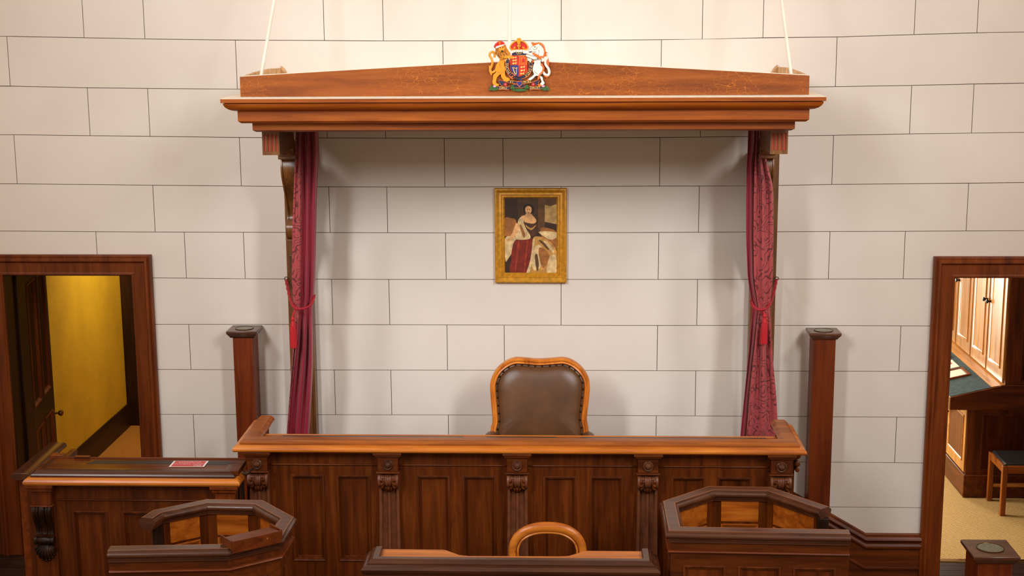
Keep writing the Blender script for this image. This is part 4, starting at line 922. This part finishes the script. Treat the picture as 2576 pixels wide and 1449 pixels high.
for cx, full in ((-3.262, True), (-2.095, False)):
    f = lambda a, d, h, cx=cx: (cx+a, CYF2-d, h)
    b = MB(f); b.box(-0.062, 0.062, 0, 0.055, 1.072, 1.165); b.box(-0.088, 0.088, 0, 0.085, 1.19, 1.212); b.box(-0.076, 0.076, 0, 0.072, 1.165, 1.19); b.box(-0.072, 0.072, 0, 0.066, 1.062, 1.072)
    if not full: b.box(-0.06, 0.06, 0, 0.02, DAIS, 1.062)
    pl_ = b.build('pilaster', 'trim_z', cd, bevel=0.003)
    if full:
        MB(f).box(-0.07, 0.07, 0, 0.014, DAIS, 1.062).build('backplate', 'mahogany_z', pl_, bevel=0.002)
        # S console: three ribs swept along the scroll, two drums and a leaf spray
        S = smooth_path([Vector((0, 0.050, 1.058)), Vector((0, 0.060, 1.03)), Vector((0, 0.050, 0.985)), Vector((0, 0.026, 0.93)), Vector((0, 0.020, 0.89)), Vector((0, 0.026, 0.868))], 5)
        for off, r in ((-0.050, 0.014), (-0.030, 0.009), (0.0, 0.020), (0.030, 0.009), (0.050, 0.014)):
            m = MB(); m.tube([Vector((cx+off*(1-0.10*i/len(S)), CYF2-q.y, q.z)) for i, q in enumerate(S)], r, 10); m.build('scroll_rib', 'blackwood_z', pl_)
        m = MB(); m.lathe([(0.01, -0.064), (0.028, -0.062), (0.028, -0.048), (0.021, -0.042), (0.022, -0.034), (0.029, 0.0), (0.022, 0.034), (0.021, 0.042), (0.028, 0.048), (0.028, 0.062), (0.01, 0.064)], (cx, CYF2-0.034, 0.832), 'x', 20); m.build('scroll_drum', 'blackwood_x', pl_)
        lf = MB()
        for k2 in range(9):
            a = (k2-4)/4.0; e = Vector((cx+0.058*math.sin(a*1.45), CYF2-0.028, 0.700+0.075*(1-math.cos(a*1.45))))
            s0 = Vector((cx+0.030*a, CYF2-0.026, 0.800)); mid = (s0+e)/2+Vector((0.012*a, -0.014, 0))
            lf.tube(smooth_path([s0, mid, e, e+Vector((0.004*a, -0.012, 0.004))], 4), [0.006, 0.008, 0.010, 0.011, 0.012, 0.012, 0.012, 0.012, 0.011, 0.010, 0.009, 0.007, 0.004], 7)
        lf.build('acanthus', 'blackwood_z', pl_)
MB().box(CX0+0.035, CX1-0.035, CYF2-0.015, CYF2, DAIS, 0.36).build('plinth', 'mahogany_x', cd, bevel=0.005)
# handrail at the left end
MB().sweep([(-3.395, -0.76, 1.235), (-3.395, -1.43, 1.235)], [(-0.058, 0.0), (-0.064, 0.012), (-0.058, 0.026), (-0.04, 0.034), (0.04, 0.034), (0.058, 0.026), (0.064, 0.012), (0.058, 0.0), (0.03, -0.012), (-0.03, -0.012)]).build('handrail', 'darkrail_y', cd, bevel=0.002)
MB().box(-3.42, -3.37, -1.40, -0.79, DAIS, 1.224).build('handrail_panel', 'trim_y', cd)
MB().ext([(-1.16, 1.293), (-1.16, 1.302), (-1.10, 1.302), (-1.10, 1.293)], 'yz', -3.30, -3.22).build('bracket_block', 'trim_y', cd, bevel=0.003)
# broken curl of moulding at the right end
MB().tube(smooth_path([Vector((-1.985, -1.46, 1.296)), Vector((-1.955, -1.455, 1.285)), Vector((-1.935, -1.45, 1.30)), Vector((-1.915, -1.42, 1.312))], 4), [0.006, 0.010, 0.011, 0.011, 0.011, 0.010, 0.010, 0.010, 0.009, 0.008, 0.007, 0.006, 0.004], 8).build('moulding_curl', 'blackwood_x', cd)
# notice card lying on the desk, its lettering facing the clerk
nc = thing('notice_card', 'small red and white notice card lying on the clerk desk', 'sign', (-2.39, -1.30, 1.294))
ca, cb, cc, cdn = az(418, 1183, 1.296), az(504, 1182, 1.296), az(514, 1173, 1.296), az(425, 1177, 1.296)
cxm = (ca.x+cb.x+cc.x+cdn.x)/4; xfN = frame_xf((cxm, -1.325, 0), (1, 0.02, 0), (0, 1, 0))
xfN2 = lambda a, d, h: xfN(a, d, 1.2955+h+max(0, 0.035-abs(d))*0.10)
MB(xfN2).box(-0.112, 0.112, -0.035, 0.085, 0.0, 0.0012).build('card', 'sign_white', nc)
MB(xfN2).box(-0.100, 0.100, -0.030, 0.080, 0.0012, 0.0016).build('red_field', 'sign_red', nc)
m = MB()
for s, a0, d, sz in (('DO', 0.065, -0.016, 0.030), ('NOT TOUCH', 0.0, 0.016, 0.030)):
    vs, fs = text_faces(s, sz); m.add([xfN2(a0-a, d-b, 0.0021) for a, b, _ in vs], fs)
for i in range(9): m.add([xfN2(-0.07+i*0.016+q, 0.052+w, 0.0021) for q, w in ((0, 0), (0.011, 0), (0.011, 0.006), (0, 0.006))], [(0, 1, 2, 3)])
m.build('lettering', 'sign_white', nc)

# ================================================================== WITNESS BOX AND DOCK
_h = [(0.034, 0.0), (0.037, -0.003), (0.038, -0.008), (0.044, -0.010), (0.051, -0.015), (0.055, -0.023), (0.055, -0.031), (0.051, -0.039), (0.044, -0.044), (0.040, -0.045), (0.040, -0.053), (0.034, -0.058), (0.034, -0.068)]
RAIL = [(-a, b) for a, b in _h[::-1]]+_h
def offset_path(P, d):
    out = []; n = len(P)
    for i in range(n):
        a = Vector(P[max(i-1, 0)]); b = Vector(P[i]); c = Vector(P[min(i+1, n-1)])
        d0 = (b-a) if i > 0 else (c-b); d1 = (c-b) if i < n-1 else (b-a)
        n0 = Vector((d0.y, -d0.x)).normalized(); n1 = Vector((d1.y, -d1.x)).normalized(); h = n0+n1; h = h/h.dot(n0)
        out.append((b.x+h.x*d, b.y+h.y*d))
    return out
def dock(name, label, P, zr, seg_panels, skip_wall=(), inner_mould=True):
    """P = outer rail outline walked so that outward is on the left hand (inside on the right)"""
    cx = sum(p[0] for p in P)/len(P); cy = sum(p[1] for p in P)/len(P)
    t = thing(name, label, 'box', (cx, cy, DAIS))
    C = offset_path([Vector(p) for p in P], 0.05)
    rl = MB().sweep([(x, y, zr) for x, y in C], RAIL).build('rail', 'darkrail_x', t, ang=0.48)
    for o in (-0.030, 0.030):
        MB().sweep([(x, y, zr) for x, y in C], [(o-0.0012, -0.001), (o-0.0012, 0.0006), (o+0.0012, 0.0006), (o+0.0012, -0.001)]).build('inlay_line', 'inlay', rl)
    for i in range(len(C)-1):
        if i in skip_wall: continue
        a, b = Vector(C[i]), Vector(C[i+1]); d = (b-a); W = d.length; R = Vector((d.x, d.y, 0)).normalized(); nin = Vector((R.y, -R.x, 0)); nout = -nin
        zt_ = zr-0.06
        # inside face
        xi = frame_xf((a.x+nin.x*0.02, a.y+nin.y*0.02, 0), R, nin)
        e = 0.06
        panelled(t, xi, W, DAIS, zt_, [(e, W-e, 0.40, zr-0.215)] if W > 0.2 else [], 'mahogany_z', 'mahogany_x', 'boxpanel_x', depth=0.014, thick=0.018, skin=0.006, name='inner_frame')
        if W > 0.2: MB(xi).box(e, W-e, 0.0, 0.004, zr-0.20, zt_).build('inner_board', 'boxpanel_x', t, bevel=0.001)
        # outside face
        def miter(j):
            if j <= 0 or j >= len(C)-1: return 0.0
            u1 = (Vector(C[j])-Vector(C[j-1])).normalized(); u2 = (Vector(C[j+1])-Vector(C[j])).normalized()
            return 0.02*math.tan(u1.angle(u2)/2)
        ma, mb_ = miter(i), miter(i+1)
        xo = frame_xf((b.x+nout.x*0.02+R.x*mb_, b.y+nout.y*0.02+R.y*mb_, 0), -R, nout); k = seg_panels.get(i, 1)
        W = W+ma+mb_
        pn = []
        if W > 0.2:
            g = 0.07; w = (W-g*(k+1))/k
            pn = [(g+j*(w+g), g+j*(w+g)+w, 0.36, zr-0.205) for j in range(k)]
        panelled(t, xo, W, DAIS, zt_, pn, 'mahogany_x', 'trim_z', 'mahogany_z', depth=0.016, thick=0.018, skin=0.006, name='outer_frame')
    BD = [(-0.020, -0.004), (-0.034, -0.004), (-0.038, 0.002), (-0.034, 0.008), (-0.020, 0.010)]
    cc_ = [c for i, c in enumerate(C)]
    if 0 in skip_wall: cc_ = cc_[1:]
    MB().sweep([(x, y, zr-0.125) for x, y in cc_], BD).build('outer_bead', 'trim_x', t)
    MB().sweep([(x, y, DAIS) for x, y in cc_], [(-0.02, 0), (-0.035, 0), (-0.035, 0.12), (-0.03, 0.135), (-0.02, 0.14)]).build('plinth', 'mahogany_x', t)
    fl = MB(); fl.ext([(x, y) for x, y in offset_path([Vector(p) for p in P], 0.075)], 'xy', DAIS, DAIS+0.15); fl.build('platform', 'blackwood_x', t)
    return t
ZR = 1.30
PL_ = [(-2.385, -2.29), (-2.35, -2.16), (-2.08, -1.96), (-1.735, -1.97), (-1.49, -2.26), (-1.50, -2.58), (-1.76, -2.775), (-2.40, -2.82)]
wbx = dock('witness_box', 'eight-sided panelled witness box with a small book rest, in front of the clerk desk', PL_, ZR, {6: 2}, skip_wall=(0,))
# posts at the opening
q = offset_path([Vector(p) for p in PL_], 0.05)
MB().box(q[1][0]-0.03, q[1][0]+0.03, q[1][1]-0.03, q[1][1]+0.02, DAIS, ZR-0.06).build('end_post', 'blackwood_z', wbx, bevel=0.003)
# book rest on the rail
ea, eb = Vector((*q[5], 0)), Vector((*q[6], 0)); dr = (eb-ea).normalized(); md = (ea+eb)/2+Vector((0.0, 0.0, 0)); nn = Vector((-dr.y, dr.x, 0))
if nn.y > 0: nn = -nn
xr = frame_xf((md.x, md.y, ZR), dr, nn)
m = MB(lambda a, d, h: xr(a, d, h)); m.ext([(-0.060, 0.018), (0.068, 0.018), (0.068, 0.046), (-0.060, 0.030)], 'yz', -0.135, 0.135); br = m.build('book_rest', 'trim_x', wbx, bevel=0.002)
m = MB(xr); m.box(-0.143, 0.143, 0.060, 0.070, -0.022, 0.046); m.build('rest_front', 'trim_x', br, bevel=0.002)
for a in (-0.150, 0.143): MB(xr).ext([(-0.075, 0.0), (0.07, 0.0), (0.07, 0.050), (-0.075, 0.044)], 'yz', a, a+0.007).build('rest_end', 'trim_y', br, bevel=0.001)
MB(xr).lathe([(0.004, 0.0), (0.004, 0.003), (0.001, 0.004)], (-0.06, 0.070, 0.02), 'y', 8).build('peg', 'inlay', br)
PRW = [(1.585, -2.485), (0.585, -2.455), (0.585, -1.945), (0.885, -1.665), (1.27, -1.675), (1.56, -2.02)]
dkr = dock('prisoners_dock', 'panelled many-sided dock, open at its right, before the right end of the bench', PRW, ZR, {0: 3})
q = offset_path([Vector(p) for p in PRW], 0.05)
MB().box(q[-1][0]-0.045, q[-1][0]+0.02, q[-1][1]-0.02, q[-1][1]+0.02, DAIS, ZR-0.06).build('end_post', 'blackwood_z', dkr, bevel=0.003)

# ================================================================== CLERK'S TABLE (foot of the picture) AND ITS CHAIR
tb = thing('clerks_table', 'low table with dark moulded ledge and orange scalloped top in the foreground', 'table', (-0.27, -2.45, DAIS))
TX0, TX1, TYF, TZ = -1.08, 0.548, -2.60, 1.165
UT = [(TX0, -2.36, 0), (TX0, TYF, 0), (TX1, TYF, 0), (TX1, -2.36, 0)]
lp = [(-0.035, TZ-0.115), (-0.030, TZ-0.10), (-0.018, TZ-0.092), (-0.018, TZ-0.080), (-0.006, TZ-0.068), (0.0, TZ-0.056), (0.001, TZ-0.046), (-0.008, TZ-0.036), (-0.018, TZ-0.030), (-0.030, TZ-0.027), (-0.030, TZ-0.018), (-0.036, TZ-0.014), (-0.042, TZ-0.008), (-0.052, TZ-0.004), (-0.056, TZ), (-0.088, TZ), (-0.092, TZ-0.004), (-0.092, TZ-0.115)]
MB().sweep(UT, lp).build('ledge', 'darkrail_x', tb, ang=0.4)
cut = [(-0.66, -2.345), (-0.635, -2.352), (-0.60, -2.385), (-0.555, -2.425), (-0.50, -2.438), (0.0, -2.432), (0.05, -2.425), (0.10, -2.385), (0.135, -2.352), (0.155, -2.345)]
MB().ext([(TX0+0.06, TYF+0.06), (TX1-0.06, TYF+0.06), (TX1-0.06, -2.345)]+cut[::-1]+[(TX0+0.06, -2.345)], 'xy', TZ-0.05, TZ-0.022).build('table_top', 'honey_x', tb, bevel=0.002)
xfT = frame_xf((TX0+0.04, TYF+0.035, 0), (1, 0, 0), (0, -1, 0)); W = TX1-TX0-0.08
panelled(tb, xfT, W, DAIS, TZ-0.11, [(0.08+i*0.495, 0.50+i*0.495, 0.35, 0.95) for i in range(3)], 'mahogany_x', 'mahogany_z', 'mahogany_z')
for X in (TX0+0.04, TX1-0.07): MB().box(X, X+0.03, TYF+0.05, -2.37, DAIS, TZ-0.11).build('end_panel', 'mahogany_z', tb)
ch = thing('balloon_back_chair', 'round-backed polished wooden chair behind the foreground table', 'chair', (-0.07, -1.95, DAIS))
hp = smooth_path([Vector((1302, 1440, 0)), Vector((1290, 1400, 0)), Vector((1291, 1372, 0)), Vector((1306, 1348, 0)), Vector((1338, 1333, 0)), Vector((1378, 1329, 0)), Vector((1420, 1334, 0)), Vector((1450, 1351, 0)), Vector((1464, 1374, 0)), Vector((1464, 1402, 0)), Vector((1452, 1440, 0))], 5)
YH = -1.80; rr = [0.022+0.010*math.exp(-((i-len(hp)/2)/(len(hp)*0.26))**2) for i in range(len(hp))]
def hpt(q): p = at(q.x, q.y, YH); return Vector((p.x, p.y+(p.z-0.9)*0.12, p.z))
HP = [hpt(q) for q in hp]
MB().tube(HP, rr, 14, flat=0.75).build('hoop_back', 'honey_x', ch)
# inner bead, arch shaped
c0 = Vector((sum(p.x for p in HP)/len(HP), 0, 0.92))
MB().tube([Vector((c0.x+(p.x-c0.x)*0.845, p.y-0.014, c0.z+(p.z-c0.z)*0.80)) for p in HP[3:-3]], 0.0065, 8).build('inner_bead', 'honey_x', ch)
xl, xr_ = HP[0], HP[-1]
for p, s in ((HP[0], -1), (HP[-1], 1)):
    MB().tube([p, Vector((p.x+s*0.005, -1.82, 0.75)), Vector((p.x, -1.84, 0.62)), Vector((p.x+s*0.01, -1.76, DAIS))], [0.022, 0.022, 0.024, 0.018], 12).build('leg', 'honey_z', ch)
    MB().tube([Vector((p.x+s*0.02, -2.20, 0.60)), Vector((p.x+s*0.025, -2.21, 0.45)), Vector((p.x+s*0.02, -2.20, DAIS))], [0.026, 0.028, 0.016], 12).build('leg', 'honey_z', ch)
MB().tube([Vector((xl.x, -1.82, 0.80)), Vector(((xl.x+xr_.x)/2, -1.81, 0.83)), Vector((xr_.x, -1.82, 0.80))], [0.016, 0.024, 0.016], 10).build('cross_rail', 'honey_x', ch)
mx = (xl.x+xr_.x)/2
MB().ext([(mx-0.19, -1.82), (mx+0.19, -1.82), (mx+0.23, -2.0), (mx+0.22, -2.20), (mx+0.12, -2.25), (mx-0.12, -2.25), (mx-0.22, -2.20), (mx-0.23, -2.0)], 'xy', 0.58, 0.65).build('seat', 'leather_brown', ch, bevel=0.02, seg=3)

# dark green-grey block on the step behind the dock
gs = MB().ext([(1.60, DAIS), (1.95, DAIS), (1.93, 0.26), (1.88, 0.36), (1.82, 0.40), (1.60, 0.40)], 'xz', -1.15, -0.75).build('step_block', 'green_stone', bevel=0.01)
tag(gs, 'dark green-grey rounded block low behind the right side of the dock', 'step')
# ================================================================== PASSAGE DOOR LEAF
hx, hy, ex, ey = -3.985, 0.345, -4.125, 1.19
leaf = thing('passage_door', 'dark panelled door standing open into the passage with brass knob', 'door', (hx, hy, DAIS))
Rv = Vector((ex-hx, ey-hy, 0)); W = Rv.length; Rn = Rv.normalized(); nl = Vector((Rn.y, -Rn.x, 0))
xd = frame_xf((hx, hy, 0), Rn, nl)
MB(xd).box(0, W, -0.040, -0.020, DAIS+0.01, 2.26).build('core', 'blackwood_z', leaf)
panelled(leaf, xd, W, DAIS+0.01, 2.26, [(0.10, W/2-0.04, 1.16, 2.12), (W/2+0.04, W-0.10, 1.16, 2.12), (0.10, W/2-0.04, 0.42, 0.98), (W/2+0.04, W-0.10, 0.42, 0.98)], 'blackwood_z', 'blackwood_z', 'trim_z', depth=0.014, thick=0.02, skin=0.004)
kb = MB(xd); 
kn = MB(xd); kn.lathe([(0.024, 0.0), (0.024, 0.006), (0.010, 0.010), (0.009, 0.034), (0.018, 0.040), (0.026, 0.052), (0.025, 0.064), (0.016, 0.074), (0.001, 0.077)], (W-0.06, 0.0, 0.93), 'y', 18); kn.build('knob', 'brass', leaf)

# ================================================================== STUDY FURNITURE
# sloped desk cabinet
dc = thing('writing_cabinet', 'long cabinet with sloping baize top and tall cupboards in the study', 'cabinet', (3.8, 3.1, 0.0))
YN, YF_ = 1.915, 4.9; XL = 3.445
MB().box(XL-0.015, 5.2, YN-0.015, YF_, 0.0, 0.20).build('plinth', 'mahogany_y', dc, bevel=0.006)
MB().box(XL+0.012, 5.2, YN+0.012, YF_, 0.20, 0.80).build('carcass', 'mahogany_y', dc)
# end towards the court: frame with sunk panel
xe = frame_xf((XL, YN, 0), (1, 0, 0), (0, -1, 0))
panelled(dc, xe, 1.75, 0.20, 0.80, [(0.12, 1.0, 0.24, 0.74), (1.10, 1.68, 0.24, 0.74)], 'mahogany_z', 'mahogany_z', 'mahogany_z', depth=0.012, thick=0.012, skin=0.004)
MB().ext([(XL-0.165, 0.775), (5.2, 0.775), (5.2, 0.99), (3.72, 0.99), (XL-0.165, 0.885)], 'xz', YN-0.02, YN+0.02).build('top_end', 'mahogany_x', dc, bevel=0.003)
MB().ext([(XL-0.16, 0.775), (3.75, 0.775), (3.75, 0.985), (XL-0.16, 0.88)], 'xz', YN+0.02, YF_).build('slope_box', 'cupboard_y', dc, bevel=0.003)
MB().ext([(XL-0.158, 0.884), (3.625, 0.965), (3.625, 0.971), (XL-0.158, 0.890)], 'xz', YN+0.0, YF_-0.01).build('baize', 'baize', dc)
MB().ext([(3.625, 0.965), (3.75, 0.99), (3.75, 0.996), (3.625, 0.974)], 'xz', YN+0.0, YF_).build('back_ledge', 'cupboard_y', dc)
xs = frame_xf((XL, YF_, 0), (0, -1, 0), (-1, 0, 0))
for i in range(5):
    w = (YF_-YN-0.02)/5; a0 = 0.005+i*w
    d = MB(xs).box(a0+0.004, a0+w-0.004, 0.0, 0.012, 0.215, 0.77).build('lower_door', 'cupboard_z', dc, bevel=0.002)
    MB(xs).box(a0+0.07, a0+w-0.07, 0.010, 0.013, 0.30, 0.70).build('panel', 'trim_z', d)
    m = MB(xs); pr = [(0, 0.012), (0, 0.020), (0.012, 0.018), (0.018, 0.012)]
    m.loft([[(x+sx*o, dd, z+sz*o) for o, dd in pr] for x, z, sx, sz in ((a0+0.07, 0.30, 1, 1), (a0+w-0.07, 0.30, -1, 1), (a0+w-0.07, 0.70, -1, -1), (a0+0.07, 0.70, 1, -1))], closed=True); m.build('moulding', 'cupboard_y', d)
    kk = MB(xs); kk.lathe([(0.008, 0.012), (0.007, 0.03), (0.016, 0.036), (0.016, 0.046), (0.001, 0.05)], (a0+(0.04), 0.0, 0.60), 'y', 14); kk.build('knob', 'black_metal', d)
# upper cupboards
UX = 3.735
MB().box(UX+0.012, 5.2, YN+0.012, YF_, 0.99, 2.55).build('upper_carcass', 'mahogany_y', dc)
xe2 = frame_xf((UX, YN, 0), (1, 0, 0), (0, -1, 0))
panelled(dc, xe2, 1.46, 0.99, 2.55, [(0.12, 0.70, 1.0, 2.4), (0.80, 1.35, 1.0, 2.4)], 'mahogany_z', 'mahogany_z', 'mahogany_z', depth=0.012, thick=0.012, skin=0.004, name='upper_frame')
xu = frame_xf((UX, YF_, 0), (0, -1, 0), (-1, 0, 0))
nD = 6; w = (YF_-YN)/nD
for i in range(nD):
    a0 = i*w; rec = 0.0
    MB(xu).box(a0-0.014, a0+0.014, 0.0, 0.006, 1.0, 2.5).build('stile', 'mahogany_z', dc)
    d = MB(xu).box(a0+0.016, a0+w-0.016, 0.0, 0.022, 1.005, 2.45).build('upper_door', 'cupboard_z', dc, bevel=0.003)
    MB(xu).box(a0+0.10, a0+w-0.10, 0.020, 0.023, 1.12, 2.36).build('panel', 'cupboard_z', d)
    m = MB(xu); pr = [(0, 0.022), (0, 0.032), (0.014, 0.029), (0.022, 0.022)]
    m.loft([[(x+sx*o, dd, z+sz*o) for o, dd in pr] for x, z, sx, sz in ((a0+0.09, 1.11, 1, 1), (a0+w-0.09, 1.11, -1, 1), (a0+w-0.09, 2.37, -1, -1), (a0+0.09, 2.37, 1, -1))], closed=True); m.build('moulding', 'cupboard_z', d)
    kk = MB(xu); kk.lathe([(0.010, 0.022), (0.008, 0.045), (0.018, 0.052), (0.018, 0.064), (0.001, 0.07)], (a0+(0.05 if i % 2 else w-0.05), 0.0, 1.62), 'y', 14); kk.build('knob', 'black_metal', d)
# papers on the baize
def slope_item(name, label, cat, ya, yb, xa, xb, th_, mats, framed):
    sl = (0.971-0.890)/(3.625-(XL-0.158)); zf = lambda x: 0.890+(x-(XL-0.158))*sl
    f = lambda x, y, h: (x, y, zf(x)+h)
    t = thing(name, label, cat, ((xa+xb)/2, (ya+yb)/2, zf((xa+xb)/2)))
    if framed:
        b = MB(f); e = 0.022
        b.box(xa, xb, ya, ya+e, 0.0, th_); b.box(xa, xb, yb-e, yb, 0.0, th_); b.box(xa, xa+e, ya+e, yb-e, 0.0, th_); b.box(xb-e, xb, ya+e, yb-e, 0.0, th_)
        b.build('frame', mats[0], t, bevel=0.001)
        MB(f).box(xa+e, xb-e, ya+e, yb-e, 0.0, th_*0.5).build('sheet', 'paper', t)
    else:
        MB(f).box(xa, xb, ya, yb, 0.0, th_).build('cover', mats[0], t)
        MB(f).box(xa+0.02, xb-0.03, ya+0.12, yb-0.02, th_, th_+0.001).build('picture_block', mats[1], t)
        MB(f).box(xa+0.02, xb-0.10, ya+0.02, ya+0.09, th_, th_+0.001).build('picture_block', mats[1], t)
slope_item('framed_notice', 'brown-framed notice lying nearest on the study baize slope', 'frame', 2.36, 2.62, 3.30, 3.57, 0.016, ('trim_y',), True)
slope_item('booklet', 'red and white booklet between two framed notices on the baize', 'booklet', 2.68, 2.93, 3.30, 3.56, 0.006, ('paper', 'booklet_red'), False)
slope_item('framed_notice', 'black-framed notice lying farthest on the study baize slope', 'frame', 3.02, 3.34, 3.30, 3.57, 0.016, ('gasket_black',), True)
# stool
st_ = thing('stool', 'wooden stool with a dark leather seat on the study carpet', 'stool', (3.83, 1.66, 0.0))
SX0, SX1, SY0, SY1 = 3.615, 4.05, 1.45, 1.86
for x in (SX0, SX1-0.042):
    for y in (SY0, SY1-0.042): MB().box(x, x+0.042, y, y+0.042, -0.004, 0.425).build('leg', 'oak_z', st_, bevel=0.004)
rl_ = MB(); rl_.box(SX0+0.004, SX1-0.004, SY0+0.006, SY0+0.03, 0.36, 0.425); rl_.box(SX0+0.004, SX1-0.004, SY1-0.03, SY1-0.006, 0.36, 0.425)
rl_.box(SX0+0.006, SX0+0.03, SY0+0.03, SY1-0.03, 0.36, 0.425); rl_.box(SX1-0.03, SX1-0.006, SY0+0.03, SY1-0.03, 0.36, 0.425); rl_.build('seat_rail', 'oak_x', st_, bevel=0.003)
MB().box(SX0+0.022, SX1-0.022, SY0+0.022, SY1-0.022, 0.40, 0.445).build('seat_pad', 'leather_black', st_, bevel=0.014, seg=3)
MB().box(SX0+0.03, SX1-0.03, SY1-0.034, SY1-0.010, 0.12, 0.15).build('stretcher', 'cupboard_x', st_, bevel=0.003)
